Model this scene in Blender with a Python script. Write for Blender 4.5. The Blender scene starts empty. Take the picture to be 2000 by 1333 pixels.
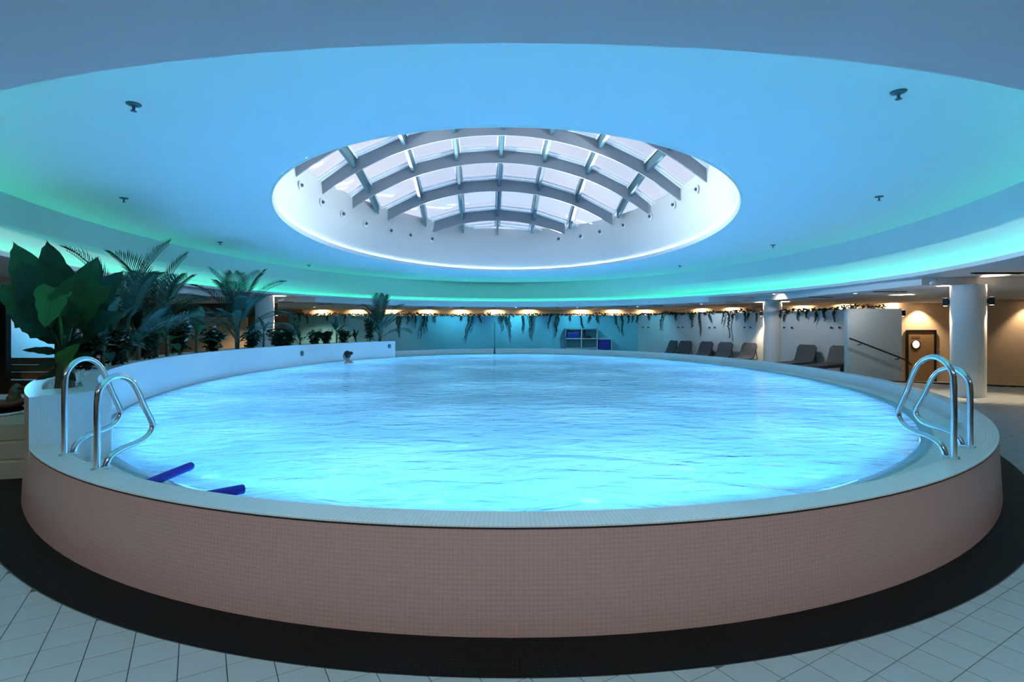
import bpy, bmesh, math, random
from mathutils import Vector, Matrix, noise
R = math.radians
random.seed(7)
scene = bpy.context.scene
COL = scene.collection

# ------------------------------------------------------------------ camera
FPX = 1045.0; Y0 = 638.0; EYE = 1.6
cam_d = bpy.data.cameras.new('camera'); cam = bpy.data.objects.new('camera', cam_d); COL.objects.link(cam)
cam.location = (0, 0, EYE); cam.rotation_euler = (R(90), 0, 0)
cam_d.sensor_width = 36.0; cam_d.lens = FPX / 2000.0 * 36.0
cam_d.shift_y = -(666.5 - Y0) / 2000.0
cam_d.clip_start = 0.05; cam_d.clip_end = 300
scene.camera = cam
# ------------------------------------------------------------------ sky, exposure
SKY_STRENGTH = 0.58
LED_STRENGTH = 7.5
POOL_FILL = 40.0
SPOT = 130.0
FRONT_FILL = 88.0
SHAFT_FILL = 40.0
FLOOR_FILL = 31.0
SHAFT_SPOT = 430.0
world = bpy.data.worlds.new('overcast_sky'); scene.world = world; world.use_nodes = True
wn = world.node_tree.nodes; wl = world.node_tree.links
bg = wn['Background']; bg.inputs[1].default_value = SKY_STRENGTH
tc = wn.new('ShaderNodeTexCoord'); nz = wn.new('ShaderNodeTexNoise'); nz.inputs['Scale'].default_value = 3.0; nz.inputs['Detail'].default_value = 3
rp = wn.new('ShaderNodeValToRGB'); rp.color_ramp.elements[0].color = (0.62, 0.72, 0.95, 1); rp.color_ramp.elements[1].color = (0.85, 0.88, 1.0, 1)
rp.color_ramp.elements[0].position = .35; rp.color_ramp.elements[1].position = .65
wl.new(tc.outputs['Generated'], nz.inputs['Vector']); wl.new(nz.outputs['Fac'], rp.inputs['Fac']); wl.new(rp.outputs['Color'], bg.inputs['Color'])
cy = scene.cycles; cy.max_bounces = 5; cy.diffuse_bounces = 3; cy.glossy_bounces = 2; cy.transmission_bounces = 2; cy.transparent_max_bounces = 6; cy.caustics_reflective = False; cy.light_sampling_threshold = .05; cy.caustics_refractive = False
vs = scene.view_settings
vs.view_transform = 'Standard'; vs.look = 'None'; vs.exposure = 0.86; vs.gamma = 1.0; vs.use_curve_mapping = False

# ------------------------------------------------------------------ materials
def mat(name, col=(.8, .8, .8), rough=.5, metal=0.0, emit=None, es=0.0, spec=.5, noise_amt=0.0, nscale=6.0, bump=0.0, bscale=30.0):
    m = bpy.data.materials.new(name); m.use_nodes = True
    nt = m.node_tree; b = nt.nodes['Principled BSDF']
    b.inputs['Base Color'].default_value = (*col, 1); b.inputs['Roughness'].default_value = rough
    b.inputs['Metallic'].default_value = metal; b.inputs['Specular IOR Level'].default_value = spec
    if emit:
        b.inputs['Emission Color'].default_value = (*emit, 1); b.inputs['Emission Strength'].default_value = es
    if noise_amt or bump:
        t = nt.nodes.new('ShaderNodeTexCoord')
        if noise_amt:
            n = nt.nodes.new('ShaderNodeTexNoise'); n.inputs['Scale'].default_value = nscale; n.inputs['Detail'].default_value = 4
            mx = nt.nodes.new('ShaderNodeMix'); mx.data_type = 'RGBA'
            mx.inputs[6].default_value = (*[c * (1 - noise_amt) for c in col], 1)
            mx.inputs[7].default_value = (*[min(1, c * (1 + noise_amt)) for c in col], 1)
            nt.links.new(t.outputs['Object'], n.inputs['Vector']); nt.links.new(n.outputs['Fac'], mx.inputs[0]); nt.links.new(mx.outputs[2], b.inputs['Base Color'])
        if bump:
            n2 = nt.nodes.new('ShaderNodeTexNoise'); n2.inputs['Scale'].default_value = bscale; n2.inputs['Detail'].default_value = 3
            bp = nt.nodes.new('ShaderNodeBump'); bp.inputs['Strength'].default_value = bump; bp.inputs['Distance'].default_value = .01
            nt.links.new(t.outputs['Object'], n2.inputs['Vector']); nt.links.new(n2.outputs['Fac'], bp.inputs['Height']); nt.links.new(bp.outputs[0], b.inputs['Normal'])
    return m

def mosaic(name, c1, c2, grout, size=.025, joint=.0016, rough=.3):
    m = bpy.data.materials.new(name); m.use_nodes = True
    nt = m.node_tree; b = nt.nodes['Principled BSDF']; b.inputs['Roughness'].default_value = rough
    uv = nt.nodes.new('ShaderNodeUVMap'); br = nt.nodes.new('ShaderNodeTexBrick')
    br.offset = 0; br.squash = 1; br.inputs['Scale'].default_value = 1.0
    br.inputs['Color1'].default_value = (*c1, 1); br.inputs['Color2'].default_value = (*c2, 1); br.inputs['Mortar'].default_value = (*grout, 1)
    br.inputs['Mortar Size'].default_value = joint; br.inputs['Mortar Smooth'].default_value = .2; br.inputs['Brick Width'].default_value = size; br.inputs['Row Height'].default_value = size
    nt.links.new(uv.outputs[0], br.inputs['Vector']); nt.links.new(br.outputs['Color'], b.inputs['Base Color'])
    bp = nt.nodes.new('ShaderNodeBump'); bp.invert = True; bp.inputs['Strength'].default_value = .35; bp.inputs['Distance'].default_value = .002
    nt.links.new(br.outputs['Fac'], bp.inputs['Height']); nt.links.new(bp.outputs[0], b.inputs['Normal'])
    return m

M = {}
M['plaster'] = mat('white_plaster', (.80, .82, .84), .75, noise_amt=.02, nscale=2, bump=.05, bscale=60)
M['ceil'] = mat('ceiling_paint', (.80, .81, .83), .8, noise_amt=.02, nscale=2)
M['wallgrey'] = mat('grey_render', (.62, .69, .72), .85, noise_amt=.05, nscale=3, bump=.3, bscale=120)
M['wallcyanlit'] = mat('cyan_lit_render', (.20, .57, .69), .8, noise_amt=.05, nscale=3, bump=.3, bscale=120)  # cyan light falling on the far wall is put into its colour
M['wallwarm'] = mat('beige_paint', (.78, .60, .43), .8, noise_amt=.04, nscale=2)
M['tilewall'] = mosaic('pinkish_mosaic', (.42, .248, .218), (.44, .26, .228), (.52, .34, .30), joint=.0012)
M['tilecope'] = mosaic('white_mosaic', (.68, .76, .76), (.73, .80, .79), (.47, .56, .57))
M['tileplanter'] = mosaic('white_planter_mosaic', (.72, .78, .79), (.76, .81, .81), (.66, .72, .74))
M['tileblack'] = mosaic('black_mosaic', (.004, .004, .0045), (.007, .0065, .0065), (.012, .012, .012), rough=.6); M['tileblack'].node_tree.nodes['Principled BSDF'].inputs['Specular IOR Level'].default_value = .12
M['basin'] = mosaic('pale_blue_mosaic', (.46, .72, .92), (.52, .76, .94), (.38, .62, .84), rough=.5)
M['slab'] = mat('pale_stone_slab', (.70, .78, .78), .5, noise_amt=.04)
M['grate'] = mat('overflow_grate', (.26, .46, .50), .5)
M['grout'] = mat('dark_grout', (.075, .105, .115), .9)
M['floor'] = mat('grey_porcelain', (.345, .385, .39), .42, noise_amt=.07, nscale=2.2)
M['black'] = mat('black_metal', (.010, .010, .011), .45)
M['steel'] = mat('polished_steel', (.78, .80, .82), .12, 1.0)
M['beam'] = mat('painted_steel_beam', (.22, .235, .27), .55, noise_amt=.04)
M['purlin'] = mat('teal_painted_steel', (.05, .115, .145), .5)
M['whiteframe'] = mat('white_aluminium', (.80, .82, .85), .4)
M['noodle'] = mat('blue_foam', (.012, .02, .36), .7, bump=.2, bscale=200)
M['yellow'] = mat('yellow_foam', (.70, .55, .20), .8)
M['bluebox'] = mat('blue_plastic', (.02, .03, .30), .5)
M['shelf'] = mat('pale_shelf_board', (.55, .68, .75), .5)
M['shelfback'] = mat('teal_shelf_board', (.12, .34, .42), .6)
M['lounger'] = mat('charcoal_resin', (.060, .066, .078), .55, noise_amt=.1, nscale=30)
M['wood'] = mat('brown_wood', (.22, .125, .075), .55, noise_amt=.25, nscale=12)
M['darkwood'] = mat('dark_carved_wood', (.10, .05, .028), .5, noise_amt=.3, nscale=14)
M['oliv'] = mat('olive_carved_wood', (.09, .085, .035), .5, noise_amt=.3, nscale=14)
M['stone'] = mat('beige_step_stone', (.38, .37, .30), .7, noise_amt=.06)
M['leafdark'] = mat('dark_leaf', (.008, .050, .022), .5, noise_amt=.4, nscale=4, spec=.3)
M['leafmid'] = mat('mid_leaf', (.014, .095, .030), .5, noise_amt=.4, nscale=4, spec=.3)
M['leafteal'] = mat('bluish_leaf', (.010, .065, .045), .5, noise_amt=.4, nscale=4, spec=.3)
M['leafbright'] = mat('bright_leaf', (.03, .19, .045), .5, noise_amt=.3, nscale=4, spec=.3)
M['flower'] = mat('pale_variegated_leaf', (.55, .66, .62), .6)
M['ivy'] = mat('ivy_leaf', (.012, .042, .026), .55, noise_amt=.4, nscale=8)
M['trunk'] = mat('green_brown_stem', (.07, .085, .045), .7, noise_amt=.3, nscale=12)
M['pot'] = mat('black_nursery_pot', (.010, .011, .012), .6)
M['pebble'] = mat('white_pebbles', (.62, .68, .70), .7, noise_amt=.1, nscale=20)
M['skin'] = mat('skin', (.46, .33, .28), .5)
M['hair'] = mat('dark_hair', (.016, .016, .02), .6)
M['door'] = mat('bronze_door', (.36, .23, .12), .45, noise_amt=.06)
M['warmglow'] = mat('lit_warm_glass', (.9, .7, .5), .4, emit=(1, .72, .45), es=2.2)
M['dimglow'] = mat('dim_warm_panel', (.9, .7, .5), .4, emit=(1, .72, .4), es=.6)
M['led'] = mat('green_led_strip', (.2, .9, .6), .5, emit=(.04, 1.0, .55), es=LED_STRENGTH)
M['poolfill'] = mat('pool_fill_emitter', (.7, .9, 1), .3, emit=(.22, .64, 1.0), es=POOL_FILL)
M['floorfill'] = mat('floor_fill_emitter', (.7, .9, 1), .3, emit=(.24, .64, 1.0), es=FLOOR_FILL)
M['bulb'] = mat('warm_bulb', (1, .85, .65), .4, emit=(1, .72, .44), es=40)
M['bulbfill'] = mat('cool_fill_bulb', (.9, .97, 1), .4, emit=(.75, .92, 1), es=30)
M['bulbw'] = mat('soft_bulb', (1, .9, .8), .4, emit=(1, .78, .56), es=12)
M['darkhole'] = mat('dark_slot', (.012, .013, .015), .7)
M['nozzle'] = mat('grey_nozzle', (.05, .10, .14), .4)
def water_mat():
    m = bpy.data.materials.new('pool_water'); m.use_nodes = True
    nt = m.node_tree; nt.nodes.clear()
    out = nt.nodes.new('ShaderNodeOutputMaterial'); mix = nt.nodes.new('ShaderNodeMixShader')
    t0 = nt.nodes.new('ShaderNodeBsdfTransparent'); t0.inputs[0].default_value = (.72, .93, 1.0, 1)
    tl = nt.nodes.new('ShaderNodeBsdfTranslucent'); tl.inputs[0].default_value = (.82, .94, 1.0, 1)   # suspended bubbles scatter the lamp light
    tr = nt.nodes.new('ShaderNodeMixShader'); tr.inputs[0].default_value = .985
    nt.links.new(t0.outputs[0], tr.inputs[1]); nt.links.new(tl.outputs[0], tr.inputs[2])
    gl = nt.nodes.new('ShaderNodeBsdfGlossy'); gl.inputs['Roughness'].default_value = .03; gl.inputs[0].default_value = (1, 1, 1, 1)
    fr = nt.nodes.new('ShaderNodeFresnel'); fr.inputs[0].default_value = 1.33
    t = nt.nodes.new('ShaderNodeTexCoord'); mp = nt.nodes.new('ShaderNodeMapping'); mp.inputs['Scale'].default_value = (.75, 1.5, 1)
    n = nt.nodes.new('ShaderNodeTexNoise'); n.inputs['Scale'].default_value = 2.2; n.inputs['Detail'].default_value = 3.0; n.inputs['Roughness'].default_value = .5; n.inputs['Distortion'].default_value = .6
    bp = nt.nodes.new('ShaderNodeBump'); bp.inputs['Strength'].default_value = .55; bp.inputs['Distance'].default_value = .10
    L = nt.links.new
    L(t.outputs['Object'], mp.inputs[0]); L(mp.outputs[0], n.inputs['Vector']); L(n.outputs['Fac'], bp.inputs['Height'])
    L(bp.outputs[0], gl.inputs['Normal']); L(bp.outputs[0], tl.inputs['Normal']); L(bp.outputs[0], fr.inputs['Normal'])
    L(fr.outputs[0], mix.inputs[0]); L(tr.outputs[0], mix.inputs[1]); L(gl.outputs[0], mix.inputs[2]); L(mix.outputs[0], out.inputs[0])
    return m
def glass_mat():
    m = bpy.data.materials.new('skylight_glass'); m.use_nodes = True
    nt = m.node_tree; nt.nodes.clear()
    out = nt.nodes.new('ShaderNodeOutputMaterial'); mix = nt.nodes.new('ShaderNodeMixShader')
    tr = nt.nodes.new('ShaderNodeBsdfTransparent'); tr.inputs[0].default_value = (.90, .94, .97, 1)
    gl = nt.nodes.new('ShaderNodeBsdfGlossy'); gl.inputs['Roughness'].default_value = .05
    mix.inputs[0].default_value = .08
    L = nt.links.new; L(tr.outputs[0], mix.inputs[1]); L(gl.outputs[0], mix.inputs[2]); L(mix.outputs[0], out.inputs[0])
    return m
M['water'] = water_mat(); M['glass'] = glass_mat()

# ------------------------------------------------------------------ mesh helpers
class MB:
    def __init__(self): self.v = []; self.f = []; self.uv = []
    def add(self, vs_, fs_, uvs=None):
        o = len(self.v); self.v += [tuple(p) for p in vs_]
        for i, f in enumerate(fs_):
            self.f.append([k + o for k in f]); self.uv.append(uvs[i] if uvs else None)
    def box(self, a, b, mtx=None):
        x0, y0, z0 = a; x1, y1, z1 = b
        p = [Vector(c) for c in ((x0, y0, z0), (x1, y0, z0), (x1, y1, z0), (x0, y1, z0), (x0, y0, z1), (x1, y0, z1), (x1, y1, z1), (x0, y1, z1))]
        if mtx: p = [mtx @ q for q in p]
        self.add(p, [(0, 3, 2, 1), (4, 5, 6, 7), (0, 1, 5, 4), (1, 2, 6, 5), (2, 3, 7, 6), (3, 0, 4, 7)])
    def tube(self, pts, r, n=8, cap=True):
        pts = [Vector(p) for p in pts]; rings = []; prev = None
        rr = r if isinstance(r, (list, tuple)) else [r] * len(pts)
        for i, p in enumerate(pts):
            d = (pts[min(i + 1, len(pts) - 1)] - pts[max(i - 1, 0)]).normalized()
            if prev is None:
                up = Vector((0, 0, 1)) if abs(d.z) < .9 else Vector((1, 0, 0))
                s = d.cross(up).normalized()
            else:
                s = (prev - d * prev.dot(d)).normalized()
            prev = s; u = d.cross(s)
            rings.append([p + (s * math.cos(2 * math.pi * k / n) + u * math.sin(2 * math.pi * k / n)) * rr[i] for k in range(n)])
        vs_ = [q for ring in rings for q in ring]; fs_ = []
        for i in range(len(pts) - 1):
            for k in range(n):
                a = i * n + k; b = i * n + (k + 1) % n
                fs_.append((a, b, b + n, a + n))
        if cap:
            fs_.append(tuple(range(n))[::-1]); fs_.append(tuple((len(pts) - 1) * n + k for k in range(n)))
        self.add(vs_, fs_)
    def lathe(self, prof, n=24, c=(0, 0, 0), mtx=None):
        vs_ = []; fs_ = []
        for (r, z) in prof:
            for k in range(n):
                a = 2 * math.pi * k / n
                q = Vector((r * math.cos(a), r * math.sin(a), z))
                vs_.append((mtx @ q) if mtx else q + Vector(c))
        for i in range(len(prof) - 1):
            for k in range(n):
                a = i * n + k; b = i * n + (k + 1) % n
                fs_.append((a, b, b + n, a + n))
        fs_.append(tuple(range(n))[::-1]); fs_.append(tuple((len(prof) - 1) * n + k for k in range(n)))
        self.add(vs_, fs_)
    def poly_extrude(self, pts, z0, z1):
        n = len(pts)
        vs_ = [(x, y, z0) for x, y in pts] + [(x, y, z1) for x, y in pts]
        fs_ = [tuple(range(n))[::-1], tuple(range(n, 2 * n))]
        for i in range(n): j = (i + 1) % n; fs_.append((i, j, j + n, i + n))
        self.add(vs_, fs_)
    def build(self, name, m, parent=None, smooth=False, bevel=0.0, loc=None):
        me = bpy.data.meshes.new(name); me.from_pydata(self.v, [], self.f)
        if any(u is not None for u in self.uv):
            ul = me.uv_layers.new(name='UVMap')
            for p, u in zip(me.polygons, self.uv):
                if u is None: continue
                for k, li in enumerate(p.loop_indices): ul.data[li].uv = u[k]
        me.update()
        o = bpy.data.objects.new(name, me); COL.objects.link(o)
        me.materials.append(M[m] if isinstance(m, str) else m)
        if smooth: me.polygons.foreach_set('use_smooth', [True] * len(me.polygons))
        if loc is not None: o.location = loc
        if parent is not None: o.parent = parent
        if bevel:
            b = o.modifiers.new('bevel', 'BEVEL'); b.width = bevel; b.segments = 2; b.limit_method = 'ANGLE'
        return o

def tag(o, label, cat, group=None, kind=None):
    o['label'] = label; o['category'] = cat
    if group: o['group'] = group
    if kind: o['kind'] = kind
    return o
def struct(o): o['kind'] = 'structure'; return o
def empty(name, loc=(0, 0, 0), rz=0.0):
    o = bpy.data.objects.new(name, None); COL.objects.link(o); o.location = loc; o.rotation_euler = (0, 0, rz); o.empty_display_size = .1
    return o
def autosmooth(o, ang=35):
    me = o.data
    bm = bmesh.new(); bm.from_mesh(me)
    for f in bm.faces: f.smooth = True
    for e in bm.edges:
        if len(e.link_faces) == 2 and e.calc_face_angle(0) > R(ang): e.smooth = False
    bm.to_mesh(me); bm.free()
    return o
def cr(pts, n=6):
    """Catmull-Rom through pts"""
    P = [Vector(p) for p in pts]; out = []
    for i in range(len(P) - 1):
        a = P[max(i - 1, 0)]; b = P[i]; c = P[i + 1]; d = P[min(i + 2, len(P) - 1)]
        for k in range(n):
            t = k / n
            out.append(.5 * ((2 * b) + (c - a) * t + (2 * a - 5 * b + 4 * c - d) * t * t + (3 * b - a - 3 * c + d) * t ** 3))
    out.append(P[-1]); return out
def px(x, y, z):
    """world point at height z seen at photo pixel x, y"""
    Y = (z - EYE) * FPX / (Y0 - y); return Vector(((x - 1000) / FPX * Y, Y, z))
def pxY(x, Y): return (x - 1000) / FPX * Y

ORD = ['first', 'second', 'third', 'fourth', 'fifth', 'sixth', 'seventh', 'eighth', 'ninth', 'tenth', 'eleventh', 'twelfth', 'thirteenth', 'fourteenth', 'fifteenth', 'sixteenth', 'seventeenth', 'eighteenth']
# ------------------------------------------------------------------ dimensions (metres)
CX, CY = 0.0, 14.05
PA, PB = 7.65, 11.26              # outer edge of the pool kerb
ZR = .5615                        # top of kerb
ZS = .36                          # overflow slab
ZW = .335                         # water level
IA, IB = 7.485, 11.05             # inner edge of the kerb
SA, SB = 7.17, 10.62              # inner edge of the slab
BA, BB = 7.10, 10.53              # basin wall
ZB = -.95                         # basin bottom
ZP = 1.0                          # top of planter wall
T0, T1 = R(-32.2), R(-138)        # planter from .. to
LA, LB, ZL = 9.24, 11.90, 2.74    # coffer lip
ZC = 3.83                         # coffer ceiling
def E(a, b, t, cx=CX, cy=CY): return (cx + a * math.sin(t), cy - b * math.cos(t))

def ring_strip(mb, A, B, t0, t1, n, closed=False, uvscale=True):
    """quad strip between two (a,b,z) ellipses with uv in metres"""
    (a0, b0, z0), (a1, b1, z1) = A[:3], B[:3]
    c0 = A[3] if len(A) > 3 else (CX, CY); c1 = B[3] if len(B) > 3 else (CX, CY)
    p0 = []; p1 = []; s = [0.0]
    for i in range(n + 1):
        t = t0 + (t1 - t0) * i / n
        x, y = E(a0, b0, t, *c0); p0.append(Vector((x, y, z0)))
        x, y = E(a1, b1, t, *c1); p1.append(Vector((x, y, z1)))
        if i: s.append(s[-1] + (p0[-1] - p0[-2]).length)
    vs_ = p0 + p1; fs_ = []; uvs = []
    for i in range(n):
        fs_.append((i, i + 1, n + 2 + i, n + 1 + i))
        w0 = (p1[i] - p0[i]).length; w1 = (p1[i + 1] - p0[i + 1]).length
        uvs.append(((s[i], 0), (s[i + 1], 0), (s[i + 1], w1), (s[i], w0)))
    mb.add(vs_, fs_, uvs)
TAU = 2 * math.pi

# ------------------------------------------------------------------ floor
STA, STB = 7.85, 11.62            # outer edge of the black strip
bound = [(22, -4), (22, 9.3), (13.44, 14.05), (10.0, 15.95), (11.75, 18.2), (16, 23.5), (22, 31.5), (22, 34), (-22, 34), (-22, -4)]
def ray_bound(t):
    d = Vector((math.sin(t), -math.cos(t))); best = 1e9
    for i in range(len(bound)):
        a = Vector(bound[i]) - Vector((CX, CY)); b = Vector(bound[(i + 1) % len(bound)]) - Vector((CX, CY)); e = b - a
        den = d.x * e.y - d.y * e.x
        if abs(den) < 1e-9: continue
        u = (a.x * e.y - a.y * e.x) / den; w = (a.x * d.y - a.y * d.x) / den
        if u > 0 and -1e-6 <= w <= 1 + 1e-6: best = min(best, u)
    return CX + d.x * best, CY + d.y * best
ts = sorted(set([TAU * i / 180 for i in range(180)] + [math.atan2(x - CX, -(y - CY)) % TAU for x, y in bound] + [(math.atan2(x - CX, -(y - CY)) + 1e-4) % TAU for x, y in bound]))
mb = MB(); inn = []; out_ = []
for t in ts:
    ox, oy = ray_bound(t); d = Vector((ox - CX, oy - CY)).normalized()
    # same ray, point on the strip's inner ellipse
    k = 1 / math.sqrt((d.x / (PA - .12)) ** 2 + (d.y / (PB - .12)) ** 2)
    inn.append((CX + d.x * k, CY + d.y * k, 0)); out_.append((ox, oy, 0))
n = len(ts)
mb.add(inn + out_, [(i, n + i, n + (i + 1) % n, (i + 1) % n) for i in range(n)])
floor = struct(mb.build('floor', 'grout'))
# porcelain tiles, each with its own edge
TS = .197; TG = .0045; TANG = R(30.4); TO = Vector((2.005, 2.650))
e1 = Vector((math.cos(TANG), math.sin(TANG))); e2 = Vector((-math.sin(TANG), math.cos(TANG)))
def clip(poly, nrm, d):
    o = []
    for i in range(len(poly)):
        a = poly[i]; b = poly[(i + 1) % len(poly)]; da = a.dot(nrm) - d; db = b.dot(nrm) - d
        if da >= 0: o.append(a)
        if (da >= 0) != (db >= 0): o.append(a + (b - a) * (da / (da - db)))
    return o
def rel(p, a, b): return math.hypot((p.x - CX) / a, (p.y - CY) / b)
edge_a = Vector((10.0, 15.95)); edge_b = Vector((22, 9.3)); edge_n = Vector((-(edge_b - edge_a).y, (edge_b - edge_a).x)).normalized()
tiles = []
for i in range(-70, 90):
    for j in range(-60, 110):
        c = TO + e1 * ((i + .5) * TS) + e2 * ((j + .5) * TS)
        if not (-9 < c.x < 15.5 and .9 < c.y < 16.2): continue
        if rel(c, STA, STB) < .985: continue
        if (c - edge_a).dot(edge_n) > -.12: continue
        if c.x < -4 and c.y > 5.3 and c.y < 9.3: continue
        h = (TS - TG) / 2
        poly = [c + e1 * (sx * h) + e2 * (sy * h) for sx, sy in ((-1, -1), (1, -1), (1, 1), (-1, 1))]
        if rel(c, STA, STB) < 1.06:
            q = c; k = rel(q, STA + .008, STB + .008); b0 = Vector((CX + (q.x - CX) / k, CY + (q.y - CY) / k))
            nr = Vector(((b0.x - CX) / STA ** 2, (b0.y - CY) / STB ** 2)).normalized()
            poly = clip(poly, nr, b0.dot(nr))
            if len(poly) < 3: continue
            ar = .5 * abs(sum(poly[a].x * poly[(a + 1) % len(poly)].y - poly[(a + 1) % len(poly)].x * poly[a].y for a in range(len(poly))))
            if ar < .0008: continue
        vis = 0
        sx = 1000 + FPX * c.x / c.y; sy = Y0 + FPX * EYE / c.y
        if -20 < sx < 2020 and sy < 1350 and not (c.y > 6 and abs(sx - 1000) < 900): vis = (FPX / c.y) ** 2 * (EYE / c.y)
        full = len(poly) == 4 and rel(c, STA, STB) >= 1.06
        tiles.append((vis, c, poly, full))
tiles.sort(key=lambda q: -q[0])
tile_me = None; rest = MB()
for k, (vis, c, poly, full) in enumerate(tiles):
    if k < 300 and vis > 0:
        if full and tile_me:
            o = bpy.data.objects.new('tile', tile_me); COL.objects.link(o); o.location = (c.x, c.y, 0); o.parent = floor
        else:
            t = MB(); t.poly_extrude([(p.x - c.x, p.y - c.y) for p in poly], .0005, .005)
            o = t.build('tile', 'floor', floor, loc=(c.x, c.y, 0))
            if full: tile_me = o.data
    else:
        rest.poly_extrude([(p.x, p.y) for p in poly], .0005, .005)
o = rest.build('tile_field', 'floor', floor); o['kind'] = 'stuff'
# black tiled strip round the pool
mb = MB(); ring_strip(mb, (STA, STB, .004), (PA - .1, PB - .1, .004), 0, TAU, 240)
tag(mb.build('black_floor_strip', 'tileblack', smooth=False), 'black mosaic strip on the floor all round the pink pool wall', 'floor strip')
# sunken area on the right
mb = MB(); mb.box((9.0, 8.0, -.72), (24, 31, -.62)); struct(mb.build('floor_lower', 'floor'))
mb = MB()
d = (edge_b - edge_a).normalized(); nn = edge_n
for (a, b) in ((edge_a, edge_b),):
    p = [a - nn * .06, b - nn * .06, b + nn * .02, a + nn * .02]
    mb.poly_extrude([(q.x, q.y) for q in p], -.62, .035)
struct(mb.build('trim_1', 'black'))

# ------------------------------------------------------------------ pool
pool = empty('pool', (CX, CY, 0))
def pm(mb, name, m, smooth=False):
    o = mb.build(name, m); o.parent = pool; o.matrix_parent_inverse = pool.matrix_world.inverted()
    o.location = (-CX, -CY, 0); o.matrix_parent_inverse = Matrix.Identity(4)
    if smooth: o.data.polygons.foreach_set('use_smooth', [True] * len(o.data.polygons))
    return o
mb = MB(); ring_strip(mb, (PA, PB + .05, .0), (PA, PB, ZR - .012), 0, TAU, 240); ow = pm(mb, 'outer_wall', 'tilewall', True)
mb = MB(); ring_strip(mb, (PA, PB, ZR - .012), (PA + .004, PB + .004, ZR - .010), 0, TAU, 240); ring_strip(mb, (PA + .004, PB + .004, ZR - .010), (PA + .004, PB + .004, ZR), 0, TAU, 240)
ring_strip(mb, (PA + .004, PB + .004, ZR), (IA, IB, ZR), 0, TAU, 240); ring_strip(mb, (IA, IB, ZR), (IA, IB, ZS), 0, TAU, 240)
pm(mb, 'kerb', 'tilecope')
mb = MB(); ring_strip(mb, (PA + .002, PB + .002, ZR - .021), (PA + .0025, PB + .0025, ZR - .0115), 0, TAU, 240); pm(mb, 'shadow_joint', 'darkhole')
mb = MB(); ring_strip(mb, (IA, IB, ZS), (SA + .04, SB + .05, ZS), 0, TAU, 240); pm(mb, 'overflow_slab', 'slab')
mb = MB(); ring_strip(mb, (SA + .04, SB + .05, ZS), (SA, SB, ZS - .004), 0, TAU, 240); ring_strip(mb, (SA, SB, ZS - .004), (BA, BB, ZS - .05), 0, TAU, 240); pm(mb, 'overflow_grate', 'grate')
mb = MB(); ring_strip(mb, (BA, BB, ZS - .05), (BA, BB, ZB), 0, TAU, 240)
nn_ = 120
pts = [E(BA, BB, TAU * i / nn_) for i in range(nn_)]
mb.add([(x, y, ZB) for x, y in pts], [tuple(range(nn_))], [[(x, y) for x, y in pts]])
pm(mb, 'basin', 'basin')
tag(pool, 'large raised oval pool with pinkish mosaic wall and pale tiled kerb', 'pool')
# water with real ripples
mb = MB(); NX, NY = 150, 220
idx = {}; vv = []; ff = []
def wz(x, y):
    a = noise.noise(Vector((x * .7, y * 1.1, 0))) * .012 + noise.noise(Vector((x * 1.7 + 9, y * 2.6, 3))) * .006
    return ZW + a
rn = 110; an = 360
vv.append((CX, CY, wz(CX, CY)))
for i in range(1, rn + 1):
    s = i / rn
    for k in range(an):
        t = TAU * k / an; x, y = E((BA - .004) * s, (BB - .004) * s, t)
        vv.append((x, y, wz(x, y) if s < .99 else ZW))
for k in range(an): ff.append((0, 1 + k, 1 + (k + 1) % an))
for i in range(rn - 1):
    for k in range(an):
        a = 1 + i * an + k; b = 1 + i * an + (k + 1) % an
        ff.append((a, a + an, b + an, b))
mb.add(vv, ff)
w = mb.build('pool_water', 'water', smooth=True)
tag(w, 'rippled turquoise water filling the oval pool', 'water', kind='stuff')

# added unseen light channel under the overflow edge, brightening water and coffer
lamp = empty('underwater_fill_channel', (CX, CY, 0))
mb = MB(); ring_strip(mb, (BA - .005, BB - .005, .262), (BA - .10, BB - .12, .262), 0, TAU, 180); ring_strip(mb, (BA - .10, BB - .12, .262), (BA - .10, BB - .12, .235), 0, TAU, 180)
o = mb.build('housing', 'whiteframe', lamp); o.location = (-CX, -CY, 0)
mb = MB(); ring_strip(mb, (BA - .012, BB - .012, .246), (BA - .09, BB - .11, .246), 0, TAU, 120)
o = mb.build('lens', 'poolfill', lamp); o.location = (-CX, -CY, 0)
fl_ = 0
for rr_, cnt in ((.30, 6), (.62, 12), (.86, 16)):  # lamps added under the water to brighten it and the coffer
    for k in range(cnt):
        x, y = E(BA * rr_, BB * rr_, TAU * (k + .5) / cnt); root = empty('basin_fill_lamp', (x, y, ZB))
        a = MB(); a.lathe([(.20, .001), (.20, .02), (.17, .03), (.155, .012)], 20); a.build('trim_ring', 'steel', root, True)
        a = MB(); a.lathe([(.15, .010), (.14, .016)], 20); a.build('lens', 'floorfill', root)
        tag(root, 'added round cyan lamp in the pool floor, brightening the rippled water', 'lamp', 'added pool floor lamps')
tag(lamp, 'added cyan light channel hidden below the waterline around the basin', 'lamp')

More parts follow.
